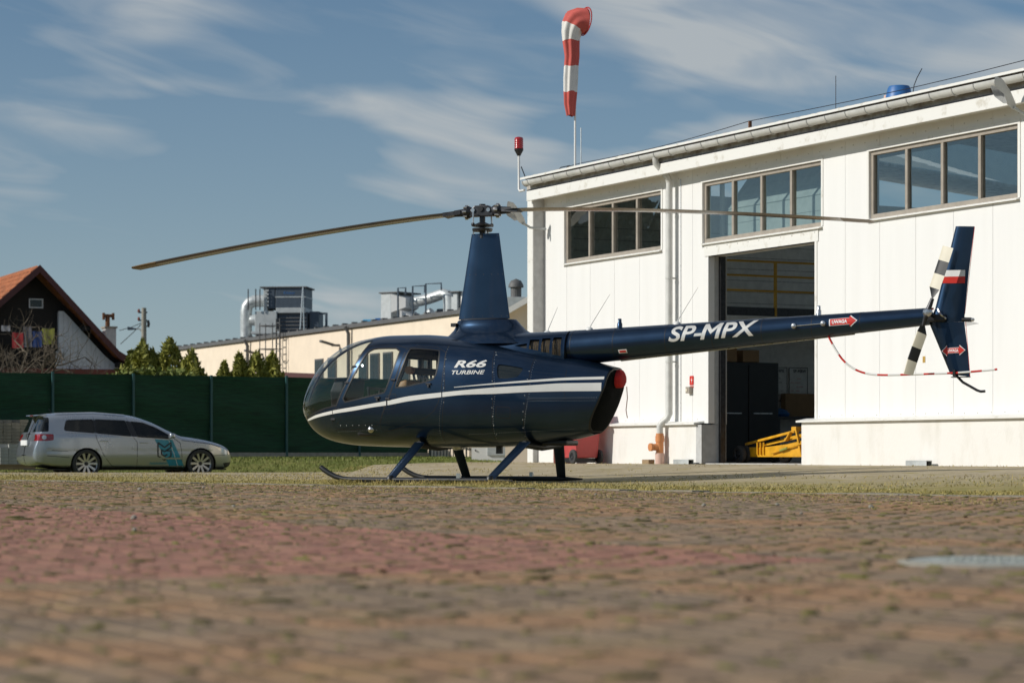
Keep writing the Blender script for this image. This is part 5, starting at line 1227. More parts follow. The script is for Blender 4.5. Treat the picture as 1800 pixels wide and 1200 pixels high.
# ------------------------------------------------------------------ estate car (local x forward from the rear axle, y to its left, z up)
CARP = at(150, 816, 54.6)
car = thing('estate_car', 'silver estate car with a teal stripe and black emblem on its door', 'car', (CARP.x-.78*.454, CARP.y+.78*.891, -.185), R(27))
CTOP = pchip([(-1.20,.52),(-1.17,.70),(-1.11,.88),(-1.07,1.0),(-.98,1.22),(-.90,1.395),(-.83,1.435),(-.64,1.462),(-.24,1.485),(.3,1.49),(.70,1.478),(1.16,1.43),(1.58,1.31),(2.02,1.10),(2.30,.975),(2.60,.93),(2.96,.87),(3.25,.80),(3.46,.71),(3.58,.60),(3.63,.44)])
CBOT = pchip([(-1.20,.50),(-1.18,.37),(-1.10,.28),(-.9,.24),(-.4,.19),(0,.18),(2.7,.16),(3.35,.165),(3.52,.20),(3.60,.28),(3.63,.40)])
CWID = pchip([(-1.20,.62),(-1.17,.70),(-1.10,.775),(-.95,.84),(-.6,.885),(0,.905),(1.3,.91),(2.4,.90),(2.9,.875),(3.2,.80),(3.4,.70),(3.55,.55),(3.63,.40)])
def Wcar(x, z):
    t, bb = CTOP(x), CBOT(x); wd = CWID(x)
    if z >= t or z <= bb: return 0
    sf = 1-.07*max(0, (.55-z)/.35)**2 if z < .55 else (1-.02*((z-.55)/.4)**2 if z < .95 else .98-.30*(z-.95)/.5)
    if abs(z-.60) < .03 and -.9 < x < 3: sf -= .006*(1-abs(z-.60)/.03)
    rr = .17 if z > 1.0 else .13
    u = min((t-z)/rr, 1); v = min((z-bb)/.09, 1)
    return wd*sf*(1-(1-u)**2.6)**(1/2.6)*(1-(1-v)**2.2)**(1/2.2)
xs_ = [-1.2+.012*i for i in range(36)]+[-.77+.045*i for i in range(84)]+[3.02+.018*i for i in range(34)]+[3.628]
cols = []
for x in xs_:
    t, bb = CTOP(x)-1e-5, CBOT(x)+1e-5; cols.append((x, [bb+(t-bb)*(1-math.cos(math.pi*j/40))/2 for j in range(41)]))
def cz(pts): return [((X-580)/330, .32+(510-Y)/347) for X, Y in pts]
QW = rnd(cz([(415,243),(442,165),(648,158),(648,263)]), .05); RDW = rnd(cz([(657,263),(664,158),(893,165),(924,287)]), .03); FDW = rnd(cz([(972,292),(935,172),(1030,182),(1120,218),(1240,290),(1215,306)]), .03)
QW, RDW, FDW = ([(x, z-.02) for x, z in p] for p in (QW, RDW, FDW))
HG = rnd([(-1.09,1.03),(-.945,1.36),(-.80,1.36),(-.85,1.04)], .03); TL = rnd([(-1.14,.985),(-.75,.985),(-.755,.845),(-.9,.83),(-1.16,.835)], .03); HL = rnd([(3.06,.70),(3.25,.72),(3.56,.56),(3.60,.50),(3.36,.53)], .03)
WSC = [(1.20,1.405),(1.62,1.285),(2.06,1.075),(2.27,.965),(2.40,1.0),(2.1,1.2),(1.5,1.5),(1.2,1.5)]
def circ(x, z, r_, n=28): return [(x+math.cos(2*math.pi*i/n)*r_, z+math.sin(2*math.pi*i/n)*r_) for i in range(n)]
RA, FA = circ(0, .315, .365), circ(2.71, .315, .365); FOG = rnd([(3.30,.33),(3.62,.36),(3.62,.24),(3.36,.24)], .03)
bm = sheet_from_columns(cols)
for p in (QW, RDW, FDW, HG, TL, HL, WSC, RA, FA, FOG): cut(bm, p)
reg = split_sheet(bm, [('arch', RA), ('arch', FA), ('q', QW), ('r', RDW), ('f', FDW), ('hg', HG), ('tl', TL), ('hl', HL), ('ws', WSC), ('fog', FOG)], 'body')
cs = Skin(Wcar)
reg['body'] += [f for f in reg['tl'] if max(Wcar(x, z) for x, z in f) < .56]; reg['tl'] = [f for f in reg['tl'] if max(Wcar(x, z) for x, z in f) >= .56]
for sd_ in (1, -1):
    bo = cs.build('body_side', reg['body'], M['car'], car, side=sd_, normals=False)
    for k, nm, m_ in (('q', 'quarter_window', 'car_glass'), ('r', 'rear_door_window', 'car_glass'), ('f', 'front_door_window', 'car_glass'), ('hg', 'tailgate_window', 'car_glass'), ('tl', 'tail_lamp', 'lamp_red'), ('hl', 'headlight', 'lamp_clear'), ('ws', 'windscreen', 'car_glass'), ('fog', 'fog_lamp_grille', 'black')):
        w_ = cs.build(nm, reg.get(k, []), M[m_], car, side=sd_, inset=.004)
        if k == 'tl': cs.patch('reversing_lens', circ(-.96, .912, .05, 16), M['lamp_clear'], w_, .004, sd_, .02)
        if k in 'qrf': cs.band('window_seal', dense({'q': QW, 'r': RDW, 'f': FDW}[k], .04, True), .022, M['black'], w_, .002, sd_)
    for ln, nm in (([(.22,1.39),(.215,.95),(.23,.88),(.40,.50),(.53,.34),(.60,.26)], 'door_joint'), ([(1.0,1.40),(1.09,.92),(1.18,.80),(1.18,.24)], 'door_joint'), ([(2.0,.93),(2.20,.80),(2.24,.6),(2.26,.24)], 'door_joint'), ([(.60,.26),(1.18,.24),(2.26,.24)], 'door_joint'), ([(-.80,.62),(-.42,.60)], 'bumper_joint'), ([(2.24,.85),(2.9,.775),(3.2,.70)], 'bonnet_joint'), ([(3.05,.5),(3.36,.52)], 'bumper_joint')):
        cs.band(nm, dense(ln, .05), .011, M['seam'], car, .002, sd_, False)
    cs.band('side_moulding', dense([(.36,.455),(2.25,.435)], .06), .035, M['car'], car, .008, sd_, False); cs.band('moulding_shadow_gap', dense([(-.9,.50),(-.40,.46)], .06), .012, M['seam'], car, .002, sd_, False)
    cs.band('roof_rail', dense([(-.60,1.435),(.3,1.462),(1.0,1.41)], .05), .02, M['alloy'], car, .02, sd_, False)
    for x, z in ((.40, .835), (1.34, .80)):
        y = Wcar(x, z); MB().box((-.10, -.012, -.018), (.10, .022, .018)).build('door_handle', M['car'], car, loc=(x, sd_*(y+.004), z), bevel=.01)
    y = Wcar(2.0, .93); b = MB(); b.loft([[(1.96+dx, (y+d_)*sd_, .945+dz) for dx, dz in ((-.06*s_, -.05*s_), (.08*s_, -.04*s_), (.07*s_, .06*s_), (-.05*s_, .065*s_))] for d_, s_ in ((-.02, .4), (.06, 1), (.16, 1), (.20, .6))]); b.build('door_mirror', M['car'], car, bevel=.015, smooth=50)
    # wheel arches and wheels
    for x0 in (0, 2.71):
        b = MB(); n = 24; rg = []
        for yy in (.40, .87):
            rg.append([(x0+math.cos(math.pi*(-.12+1.24*i/n))*.37, yy*sd_, .315+math.sin(math.pi*(-.12+1.24*i/n))*.37) for i in range(n+1)])
        for i in range(n): b.add([rg[0][i], rg[0][i+1], rg[1][i+1], rg[1][i]], [(0, 1, 2, 3)])
        b.box((x0-.36, .38*sd_, .15), (x0+.36, .40*sd_, .68)); b.build('wheel_arch', M['black'], car, fix=False)
        b = MB(); r_ = .325; b.lathe([(.24, -.10), (.30, -.11), (.318, -.095), (r_, -.06), (r_, .06), (.318, .095), (.30, .11), (.24, .10)], 40, ax='y'); wo = b.build('wheel', M['rubber'], car, smooth=40, loc=(x0, .78*sd_, r_-.005))
        b = MB(); b.lathe([(.238, -.1), (.246, -.108), (.250, -.09), (.235, -.07), (.232, .09), (.250, .105), (.243, .112), (.225, .10)], 40, ax='y'); ro = b.build('rim', M['alloy'], wo, smooth=40)
        MB().lathe([(.001, .0), (.23, .0)], 24, ax='y').build('brake_disc', M['black'], ro)
        for k in range(10):
            t = k*math.pi/5; e_ = Vector((math.cos(t), 0, math.sin(t))); p_ = Vector((-math.sin(t), 0, math.cos(t))); yo = .10*sd_; b = MB()
            b.prism([e_*.03-p_*.020+Vector((0, yo*.75, 0)), e_*.235-p_*.026+Vector((0, yo, 0)), e_*.235+p_*.026+Vector((0, yo, 0)), e_*.03+p_*.020+Vector((0, yo*.75, 0))], (0, -.03*sd_, 0)); b.build('spoke', M['alloy'], ro)
        MB().lathe([(.001, .09*sd_), (.045, .085*sd_), (.05, .05*sd_)], 16, ax='y').build('hub_cap', M['dark_metal'], ro, smooth=40)
b = MB(); b.prism([(-.80, -.47, 1.438), (-1.0, -.47, 1.418), (-1.02, -.47, 1.40), (-.84, -.47, 1.37)], (0, .94, 0)); b.build('roof_spoiler', M['car'], car, bevel=.008)
MB().box((-1.022, -.12, 1.398), (-1.005, .12, 1.412)).build('brake_light', M['lamp_red'], car)
MB().box((-1.20, -.26, .73), (-1.165, .26, .85)).build('number_plate', M['flag_white'], car, bevel=.005); MB().tube([(-1.135, .0, .955), (-1.115, 0, .955)], .05, 16).build('tailgate_badge', M['steel'], car)
MB().box((-1.0, -.7, .17), (3.4, .7, .2)).build('underbody', M['black'], car)
MB().tube([(-.55, 0, 1.47), (-.62, 0, 1.56)], .008, 6).build('roof_aerial', M['black'], car)
for sd_ in (1, -1):
    cs.patch('window_pillar', [(x, z-.02) for x, z in cz([(898,166),(936,173),(968,291),(928,288)])], M['black'], car, .0035, sd_, .03)
    cs.patch('window_pillar', [(x, z-.02) for x, z in cz([(649,160),(663,160),(656,262),(649,262)])], M['black'], car, .0035, sd_, .03)
    cs.band('waist_trim', dense([(x, z-.035) for x, z in cz([(425,252),(650,266),(925,290),(1215,308)])], .05), .014, M['alloy'], car, .005, sd_, False)
    cs.band('sill_trim', dense([(.42,.225),(2.3,.205)], .06), .03, M['black'], car, .004, sd_, False)
# wrap on the right flank
DX = [(1.585,.880),(2.02,.865),(2.32,.23),(1.97,.23)]; cs.patch('teal_stripe', DX, M['teal'], car, .003, -1, .05)
cs.band('stripe_line', dense([(1.93,.86),(2.17,.23)], .05), .010, M['white_paint'], car, .006, -1, False)
ex, ez, eh = 1.825, .60, .20
def emb(pts): return [(ex+x*.155, ez+z*eh) for x, z in pts]
for ln in ([(-1,.55),(-1,-.55),(0,-1),(1,-.55),(1,.05),(.35,.05)], [(-1,.55),(-1,1),(0,.45),(1,1),(1,.45),(0,-.05),(-.45,.18),(-.45,-.35),(0,-.55),(.45,-.35)]):
    cs.band('emblem', dense(emb(ln), .03), .030, M['black'], car, .0075, -1, False)
for x0 in range(9):
    q = 1.48+x0*.075; cs.band('script_stroke', dense([(q, .30), (q+.02, .355), (q+.045, .30), (q+.06, .34), (q+.075, .31)], .02), .012, M['teal'], car, .005, -1, False)

# ------------------------------------------------------------------ pallets of paving blocks beside the car
def stack(px, py_base, Y, nx_, ny_, nz_, label, rz, wrapped=False, zb=-.15):
    p = at(px, 800, Y); o = thing('paver_pallet', label, 'pallet', (p.x, p.y, zb), rz, 'pallets of paving blocks behind the car')
    for k in range(3): MB().box((-.02, k*(ny_*.105/2-.05), 0), (nx_*.21+.02, k*(ny_*.105/2-.05)+.1, .10)).build('bearer', M['wood'], o)
    MB().box((-.02, -.02, .101), (nx_*.21+.02, ny_*.105+.02, .125)).build('deck', M['wood'], o)
    bb = MB().box((.003, .003, .002), (.205, .102, .078)).build('paving_block', M['wrap'] if wrapped else M['paver_grey'], o, bevel=.005); me = bb.data; bb.location = (0, 0, .127); f_ = True
    for k in range(nz_):
        for i in range(nx_):
            for j in range(ny_):
                if 0 < i < nx_-1 and 0 < j < ny_-1 and k < nz_-1: continue
                if k == nz_-1 and random.random() < .3: continue
                q = bb if f_ else link_mesh('paving_block', me, o); f_ = False
                q.location = (i*.21+random.uniform(-.004, .004), j*.105, .127+k*.08); q.rotation_euler = (0, 0, random.uniform(-.02, .02))
    return o
stack(-40, 0, 60.2, 6, 6, 12, 'tall grey pallet of paving blocks at the left picture edge', R(12), zb=.12)
stack(12, 0, 60.6, 6, 5, 10, 'grey pallet of paving blocks right behind the car tailgate', R(20), zb=.12)
stack(0, 0, 57.6, 4, 4, 6, 'low pale pallet of paving blocks at the rear bumper', R(25), True, zb=-.02)

# ------------------------------------------------------------------ cream industrial building
U2 = Vector((.427, -.904)).normalized(); CO = Vector((-14.08, 105.0)); CRZ = math.atan2(U2.y, U2.x); NI2 = Vector((-U2.y, U2.x))
cb = thing('cream_building', 'long cream industrial building with dark roof trim behind the fence', 'building', (CO.x, CO.y, 0), CRZ)
MB().box((-1.5, 0, 0), (43, 14, 4.90)).build('wall', M['cream'], cb)
MB().box((-1.6, -.12, 4.90), (43.1, 14.1, 5.04)).build('roof_trim', M['dark_trim'], cb)
rc = MB().box((0, -.1, 5.041), (.12, .1, 5.10)).build('roof_clip', M['dark_trim'], cb, loc=(-1.3, 0, 0))
for i in range(1, 46): link_mesh('roof_clip', rc.data, cb, (-1.3+i*.95, 0, 0))
def c_t(px, off=0):
    k = (px-900)/4250; ox, oy = CO.x+NI2.x*off, CO.y+NI2.y*off; return (k*oy-ox)/(U2.x-k*U2.y)
for px in (440, 618): s = c_t(px); MB().tube([(s, -.12, .2), (s, -.12, 4.7), (s, -.25, 4.95)], .07, 8).build('downpipe', M['dark_trim'], cb, smooth=50)
for px, py in ((462, 620), (597, 604)):
    s = c_t(px); Y = CO.y+U2.y*s; z = .36+(797-py)*Y/4250; l_ = MB().box((s-.05, -.30, z-.1), (s+.05, 0, z-.02)).build('wall_lamp', M['dark_trim'], cb); MB().prism([(s-.12, -.75, z+.05), (s+.12, -.75, z+.05), (s+.12, -.25, z-.08), (s-.12, -.25, z-.08)], (0, 0, .07)).build('lamp_head', M['dark_trim'], l_)
for px in (562, 585, 640, 660, 683, 713, 745): 
    s = c_t(px); Y = CO.y+U2.y*s; z1 = .36+(797-634)*94/4250; b = MB(); wo = MB().box((s-.42, -.05, .95), (s+.42, .02, 3.9)).build('window', M['dark_trim'], cb)
    MB().box((s-.36, -.06, 1.0), (s-.02, -.051, 3.84)).build('pane', M['pane_dark'], wo); MB().box((s+.02, -.06, 1.0), (s+.36, -.051, 3.84)).build('pane', M['pane_dark'], wo)
s = c_t(505)
lad = MB()
for dx in (-.55, -.15): lad.beam((s+dx, -.25, 0), (s+dx, -.25, 5.6), .05)
for i in range(20): lad.beam((s-.55, -.25, .3+i*.27), (s-.15, -.25, .3+i*.27), .03)
lo_ = lad.build('roof_ladder', M['dark_trim'], cb)
for z in (2.6, 3.5, 4.4, 5.3):
    MB().tube([(s-.35+math.cos(t)*.42, -.25-abs(math.sin(t))*.75, z) for t in [math.pi*i/10 for i in range(11)]], .02, 6).build('cage_hoop', M['dark_trim'], lo_)
for t in (.5, 1.57, 2.6): MB().beam((s-.35+math.cos(t)*.42, -.25-math.sin(t)*.75, 2.3), (s-.35+math.cos(t)*.42, -.25-math.sin(t)*.75, 5.4), .03).build('cage_bar', M['dark_trim'], lo_)
# roof plant: positions by distance along the building (k metres behind the front)
def cpt(px, py, off):
    s = c_t(px, off); Y = CO.y+NI2.y*off+U2.y*s; return Vector((CO.x+NI2.x*off+U2.x*s, Y, .36+(797-py)*Y/4250))
def local_frame(px, off): p = cpt(px, 600, off); return p, p.y/4250
p0, k0 = local_frame(500, 2.5)
hv = thing('ventilation_unit', 'large slate grey ventilation unit with a thick silver elbow duct on the roof', 'ventilation', (p0.x, p0.y, 5.0), R(-6))
def V0(px, py, y=0): return Vector(((px-500)*k0, y, .36+(797-py)*k0-5.0))
def boxpx(nm, m_, x0, y0, x1, y1, d0, d1, par=hv, V=V0, bev=.02): a, c = V(x0, y1), V(x1, y0); return MB().box((a.x, d0, a.z), (c.x, d1, c.z)).build(nm, M[m_], par, bevel=bev)
u_ = boxpx('upper_housing', 'unit_grey', 484, 506, 537, 542, 0, 1.6); boxpx('housing_band', 'unit_light', 483.5, 521, 537.5, 523, -.02, 1.62, u_, bev=0); boxpx('cap', 'dark_trim', 456, 503.5, 541, 506, -.06, 1.7)
flat_text('maker_mark', 'Klimor', .12, M['blue_plastic'], u_, V0(499, 517, -.012), (1, 0, 0))
boxpx('louvre_box', 'unit_grey', 470, 506, 483, 542, .0, 1.5)
for i in range(5): boxpx('louvre', 'unit_light', 466, 509+i*6.5, 472, 512+i*6.5, -.05, 1.2, bev=0)
boxpx('side_column', 'unit_light', 462, 506, 469, 582, .05, 1.4)
boxpx('filter_box', 'unit_light', 448, 547, 487, 582, -.1, 1.3); boxpx('coil', 'unit_grey', 488, 548, 540, 582, .1, 1.5)
for i in range(5): boxpx('coil_louvre', 'dark_trim', 489, 551+i*6.5, 539, 553+i*6.5, .04, .1, bev=0)
boxpx('skirt', 'unit_light', 485, 541, 538, 550, -.05, 1.55); boxpx('side_box', 'unit_grey', 543, 547, 560, 582, .2, 1.2); boxpx('pipe_frame', 'unit_grey', 560, 549, 574, 552, .3, .4, bev=0); boxpx('pipe_frame', 'unit_grey', 570, 552, 574, 582, .3, .4, bev=0)
boxpx('base_rail', 'unit_light', 442, 582, 493, 587, -.15, 1.4); boxpx('base', 'unit_grey', 486, 583, 575, 600, .1, 1.4)
a = [V0(x, y, .6) for x, y in ((464, 527), (450, 527), (440, 527.5), (432, 531), (427.5, 537), (426, 546), (426, 556), (426, 602))]
MB().tube(a, 10.5*k0, 20).build('elbow_duct', M['galv'], hv, smooth=50)
MB().tube([V0(450, 562, .2), V0(443, 562, .2), V0(437, 562, .2)], [10*k0, 10*k0, 8*k0], 18).build('round_duct', M['galv'], hv, smooth=50)
for x in (437, 450.5, 458): MB().tube([V0(x, 508, -.2), V0(x, 545, -.2)], .025, 6).build('duct_stay', M['dark_metal'], hv)
for x in (531, 536): MB().tube([V0(534, 505, -.12), V0(x-2 if x == 531 else x, 583, -.12)], .03, 6).build('stay', M['steel'], hv)
p0b, k1 = local_frame(735, 2.0)
hv2 = thing('duct_unit', 'pale rooftop duct assembly with a fat silver elbow pipe left of the mast', 'ventilation', (p0b.x, p0b.y, 5.0), R(-34)); hv2.scale = (1.19, 1, 1)
def V1(px, py, y=0): return Vector(((px-735)*k1, y, .36+(797-py)*k1-5.0))
bx = lambda nm, m_, x0, y0, x1, y1, d0, d1, par=hv2, bev=.02: boxpx(nm, m_, x0, y0, x1, y1, d0, d1, par, V1, bev)
bx('fan_box', 'unit_light', 666, 513, 685, 566, 0, 1.2); bx('fan_cap', 'dark_trim', 663, 510.5, 702, 513, -.05, 1.3)
b = MB(); b.loft([[V1(685, 511, 0), V1(685, 547, 0), V1(685, 547, 1.2), V1(685, 511, 1.2)], [V1(706, 522, .2), V1(706, 538, .2), V1(706, 538, 1.0), V1(706, 522, 1.0)]]); b.build('duct_taper', M['wall_white'], hv2)
MB().tube([V1(x, y, .6) for x, y in ((702, 530), (735, 524), (752, 519), (762, 516), (769, 518), (773, 524), (774, 532), (774, 560))], 9.5*k1, 20).build('elbow_duct', M['galv'], hv2, smooth=50)
b = MB(); b.loft([[V1(701, 544, 0), V1(701, 562, 0), V1(701, 562, 1), V1(701, 544, 1)], [V1(720, 556, .2), V1(720, 562, .2), V1(720, 562, .8), V1(720, 556, .8)]]); b.build('low_taper', M['wall_white'], hv2)
MB().tube([V1(735, 565, .3), V1(745, 552, .3), V1(752, 548, .3)], 8*k1, 16).build('low_duct', M['galv'], hv2, smooth=50); bx('low_box', 'unit_grey', 742, 541, 766, 562, .9, 1.5)
for x0, y0, x1 in ((701, 505, 715), (728, 503, 750), (752, 500, 780)):
    b = MB(); b.tube([V1(x0, 562, -.1), V1(x0, y0, -.1), V1(x1, y0, -.1), V1(x1, y0+12, -.1)], .03, 6); b.build('pipe_frame', M['unit_grey'], hv2)
bx('end_box', 'unit_light', 789, 516, 800, 556, .2, 1.2); bx('end_cap', 'dark_trim', 786, 514, 806, 516, .1, 1.3); bx('end_panel', 'wall_white', 803, 515, 822, 550, .3, 1.2)
p0c, k2 = local_frame(656, 1.0)
o = thing('blue_unit', 'small bright blue machine on the cream building roof edge', 'machine', (p0c.x, p0c.y, 5.0), R(-10)); V2 = lambda px, py, y=0: Vector(((px-656)*k2, y, .36+(797-py)*k2-5.0))
M['light_blue'] = mat('light_blue_paint', (.10, .38, .62), .5)
boxpx('front', 'light_blue', 637, 561, 658, 571, 0, .5, o, V2); boxpx('housing', 'blue_plastic', 659, 559, 669, 572, 0, .6, o, V2)
for x in (640, 646.5, 653): boxpx('foot_gap', 'dark_trim', x-1.6, 567, x+1.6, 572.5, -.02, .4, o, V2, 0)

# ------------------------------------------------------------------ annex beside the hangar and low things behind the helicopter
an = thing('annex', 'white lean to annex with a sloping bargeboard left of the hangar', 'building', (0, 0, 0))
A0, A1 = at(884, 546, 52), at(945, 511, 52); dv = Vector((NI.x, NI.y, 0))
b = MB(); a0, a1 = at(888, 553, 52.3), at(945, 520, 52.3)
b.prism([(a0.x, a0.y, .1), (a1.x, a1.y, .1), (a1.x, a1.y, a1.z), (a0.x, a0.y, a0.z)], (0, 4, 0)); b.build('wall', M['cream'], an)
b = MB(); b.prism([A0, A1, A1-Vector((0, 0, .13)), A0-Vector((0, 0, .13))], (0, 4.5, 0)); b.build('bargeboard', M['trim_white'], an)
p = at(907, 530, 58); o = thing('roof_cowl', 'dark mushroom shaped roof fan between mast fairing and hangar', 'vent', (p.x, p.y, p.z)); kk = 58/4250
MB().box((-15*kk, -.2, -.5), (16*kk, .4, .10)).build('kerb', M['unit_light'], o); MB().lathe([(9.5*kk, .1), (9.5*kk, .36)], 18).build('motor', M['dark_trim'], o); MB().lathe([(13.5*kk, .34), (13*kk, .40), (9*kk, .50), (.001, .55)], 24).build('dome', M['dark_trim'], o, smooth=50)
# low wall with railing, white shed, pale wall under the fuselage
p = at(757, 812, 66); q = at(832, 812, 64.5)
lw = thing('low_wall', 'pale low wall with a bar railing seen under the helicopter', 'wall', (0, 0, 0)); b = MB(); b.prism([(p.x, p.y+.5, .1), (q.x+1, q.y+.5, .1), (q.x+1, q.y+.5, 1.0), (p.x, p.y+.5, 1.0)], (0, .2, 0)); b.build('masonry', M['cream'], lw)
rl = thing('bar_railing', 'dark bar railing in front of the pale low wall', 'railing', (0, 0, 0))
for i in range(14):
    t = i/13; x, y = p.x+(q.x-p.x)*t, p.y+(q.y-p.y)*t; MB().beam((x, y, .15), (x, y, .95), .03).build('bar', M['dark_metal'], rl)
for z in (.25, .55, .9): MB().beam((p.x, p.y-.03, z), (q.x, q.y-.03, z), .04).build('rail', M['dark_metal'], rl)
c0 = at(829, 813, 58); sh = thing('white_shed', 'low white shed with a pale door under the helicopter belly', 'shed', (c0.x, c0.y, .12), 0)
MB().box((0, 0, 0), (2.35, 1.5, 1.25)).build('wall', M['wall_white'], sh); MB().box((.38, -.03, .2), (.98, -.002, 1.0)).build('door', M['unit_light'], sh); MB().box((.08, -.02, .3), (.10, -.002, .34)).build('handle', M['black'], sh); MB().box((-.05, -.08, 1.251), (2.4, 1.55, 1.30)).build('roof', M['trim_white'], sh)
for px, label in ((936, 'first'), (958, 'second')):
    c0 = at(px, 812, 56); o = thing('concrete_block', 'small pale concrete block on the ground, '+('left' if px < 950 else 'right')+' one under the tail cone', 'block', (c0.x, c0.y, .16)); MB().box((-.12, -.1, 0), (.12, .1, .14)).build('block', M['concrete'], o, bevel=.01)

# ------------------------------------------------------------------ house at the left edge
PHI = R(24); e_ = Vector((math.cos(PHI), math.sin(PHI), 0)); r_ = Vector((-math.sin(PHI), math.cos(PHI), 0)); G = at(70, 467, 84)
ho = thing('gabled_house', 'gabled house with orange tiles, dark timber gable and white siding', 'house', (G.x, G.y, 0), PHI)
# local: x along the gable to the right, y along the ridge away, z up
ZP = G.z; sec_r = [(0, ZP), (2.81, 3.94), (4.15, 3.15)]; sec_l = [(0, ZP), (-4.2, 3.1)]
for nm, s_ in (('roof', sec_r), ('roof', sec_l)):
    b = MB(); pr = [(x, 0, z) for x, z in s_]+[(x, 0, z-.16) for x, z in s_[::-1]]; b.prism(pr, (0, 10, 0)); b.build(nm, M['tile_orange'], ho)
    b = MB(); pr = [(x, -.05, z+.03) for x, z in s_]+[(x, -.05, z-.24) for x, z in s_[::-1]]; b.prism(pr, (0, .045, 0)); b.build('bargeboard', M['fascia_brown'], ho)
# tile courses on the front slope
cr_ = MB(); sl_ = Vector((-4.2, 0, 3.1-ZP)); L_ = sl_.length; sn = sl_.normalized(); up_ = Vector((-sl_.z, 0, sl_.x)).normalized()
if up_.z < 0: up_ = -up_
for i in range(16):
    for j in range(34):
        o_ = Vector((0, .02+j*.29, ZP))+sn*(.05+i*.33)+up_*.02; a = sn*.36; c_ = Vector((0, .27, 0)); pts_ = [o_, o_+c_*.5+up_*.05, o_+c_]
        cr_.add([pts_[0], pts_[1], pts_[2], pts_[2]+a+up_*.03, pts_[1]+a+up_*.03, pts_[0]+a+up_*.03], [(0, 1, 4, 5), (1, 2, 3, 4)])
tag(cr_.build('roof_tiles', M['tile_orange'], ho), kind='stuff')
b = MB(); b.prism([(-3.3, .75, 0), (3.4, .75, 0), (3.4, .75, 3.3), (0, .75, ZP-.3), (-3.3, .75, 3.6)], (0, .1, 0)); b.build('gable_wall', M['timber_dark'], ho)
b = MB(); x0, z0 = .80, 3.30; zb = .36+(797-648)*85/4250; i = 0
for i in range(15):
    xa, xb = .80+i*.165, .80+i*.165+.158; zt = min(5.36, ZP-.45-(xb)*1.05) if xb < 2.6 else max(3.4, 3.9-(xb-2.6)*.9)
    f_t = lambda x: min(5.36, ZP-.50-x*1.05) if x < 2.55 else min(ZP-.50-2.55*1.05, 3.72-(x-2.55)*.75)
    if f_t(xb)-zb > .03: MB().prism([(xa, .55, zb), (xb, .55, zb), (xb, .55, f_t(xb)), (xa, .55, f_t(xa))], (0, .15, 0)).build('siding_board', M['white_siding'], ho)
MB().box((.79, .56, zb-.02), (.80, 3.0, 5.3)).build('siding_return', M['white_siding'], ho)
MB().box((-3.4, .40, zb-.35), (3.5, .80, zb-.01)).build('balcony_beam', M['brown_red'], ho)
wo = MB().box((-.22, .70, 5.45), (.28, .74, 5.78)).build('gable_window', M['white_siding'], ho); MB().box((-.18, .695, 5.49), (.24, .699, 5.74)).build('pane', M['pane_dark'], wo)
for i in range(10): MB().box((-3.2+i*.42, .42, zb), (-3.15+i*.42, .46, zb+.8)).build('baluster', M['timber_dark'], ho)
MB().box((-3.3, .41, zb+.8), (.7, .47, zb+.86)).build('balcony_rail', M['timber_dark'], ho)
MB().box((.66, .38, zb), (.78, .5, zb+.6)).build('balcony_post', M['white_siding'], ho)
for x in (1.7, 2.9): MB().box((x-.1, .05, ZP-1.05*x-.42), (x+.1, .7, ZP-1.05*x-.26)).build('purlin', M['timber_dark'], ho)
c0 = at(193, 600, 90); ch = MB(); 
def hl_(v): d = v-Vector((G.x, G.y, 0)); return Vector((d.dot(e_), d.dot(r_), d.z))
c1 = hl_(c0); kq = 90/4250
cho = MB().box((c1.x-10*kq, c1.y-.2, c1.z-1.2), (c1.x+9*kq, c1.y+.3, c1.z+23*kq)).build('chimney', M['unit_light'], ho); MB().box((c1.x-12*kq, c1.y-.25, c1.z+23*kq), (c1.x+11*kq, c1.y+.35, c1.z+26*kq)).build('chimney_cap', M['concrete'], cho)
MB().tube([(c1.x-4*kq, c1.y, c1.z+26*kq), (c1.x-4*kq, c1.y, c1.z+44*kq)], 4*kq, 10).build('flue', M['rust'], cho)
MB().tube([(c1.x-11*kq, c1.y, c1.z+45*kq), (c1.x+6*kq, c1.y, c1.z+45*kq)], 3*kq, 10).build('flue_head', M['rust'], cho)
for x in (-11, 6): MB().tube([(c1.x+x*kq, c1.y, c1.z+38*kq), (c1.x+x*kq, c1.y, c1.z+50*kq)], 2.5*kq, 8).build('flue_end', M['rust'], cho)
for px0, px1, y0, y1, m_, lb in ((21, 41, 584, 612, 'cloth_red', 'red towel'), (41, 56, 574, 610, 'cloth_grey', 'grey cloth'), (56, 74, 582, 610, 'cloth_blue', 'blue shirt'), (73, 96, 577, 605, 'cloth_lime', 'lime green towel'), (2, 18, 572, 582, 'cloth_pale', 'pale cloth')):
    a, c = at(px0, y1, 82.6), at(px1, y0, 82.6); o = thing('laundry', lb+' hanging on the balcony line of the gabled house', 'laundry', (a.x, a.y, a.z)); b = MB(); n = 10
    b.v = [((c.x-a.x)*i/n, .012*math.sin(i*.9+j), (c.z-a.z)*j/3+.01*math.sin(i*2)*(j == 0)) for j in range(4) for i in range(n+1)]; b.f = [(j*(n+1)+i, j*(n+1)+i+1, (j+1)*(n+1)+i+1, (j+1)*(n+1)+i) for j in range(3) for i in range(n)]; b.mi = [0]*len(b.f)
    b.v += [(x, y+.012, z) for x, y, z in b.v]; nn = 4*(n+1); b.f += [tuple(k+nn for k in f[::-1]) for f in b.f]; b.mi = [0]*len(b.f); b.build('cloth', M[m_], o, smooth=60, fix=False)
    MB().tube([(0, 0, c.z-a.z), (c.x-a.x, 0, c.z-a.z)], .008, 5).build('line', M['ink'], o)
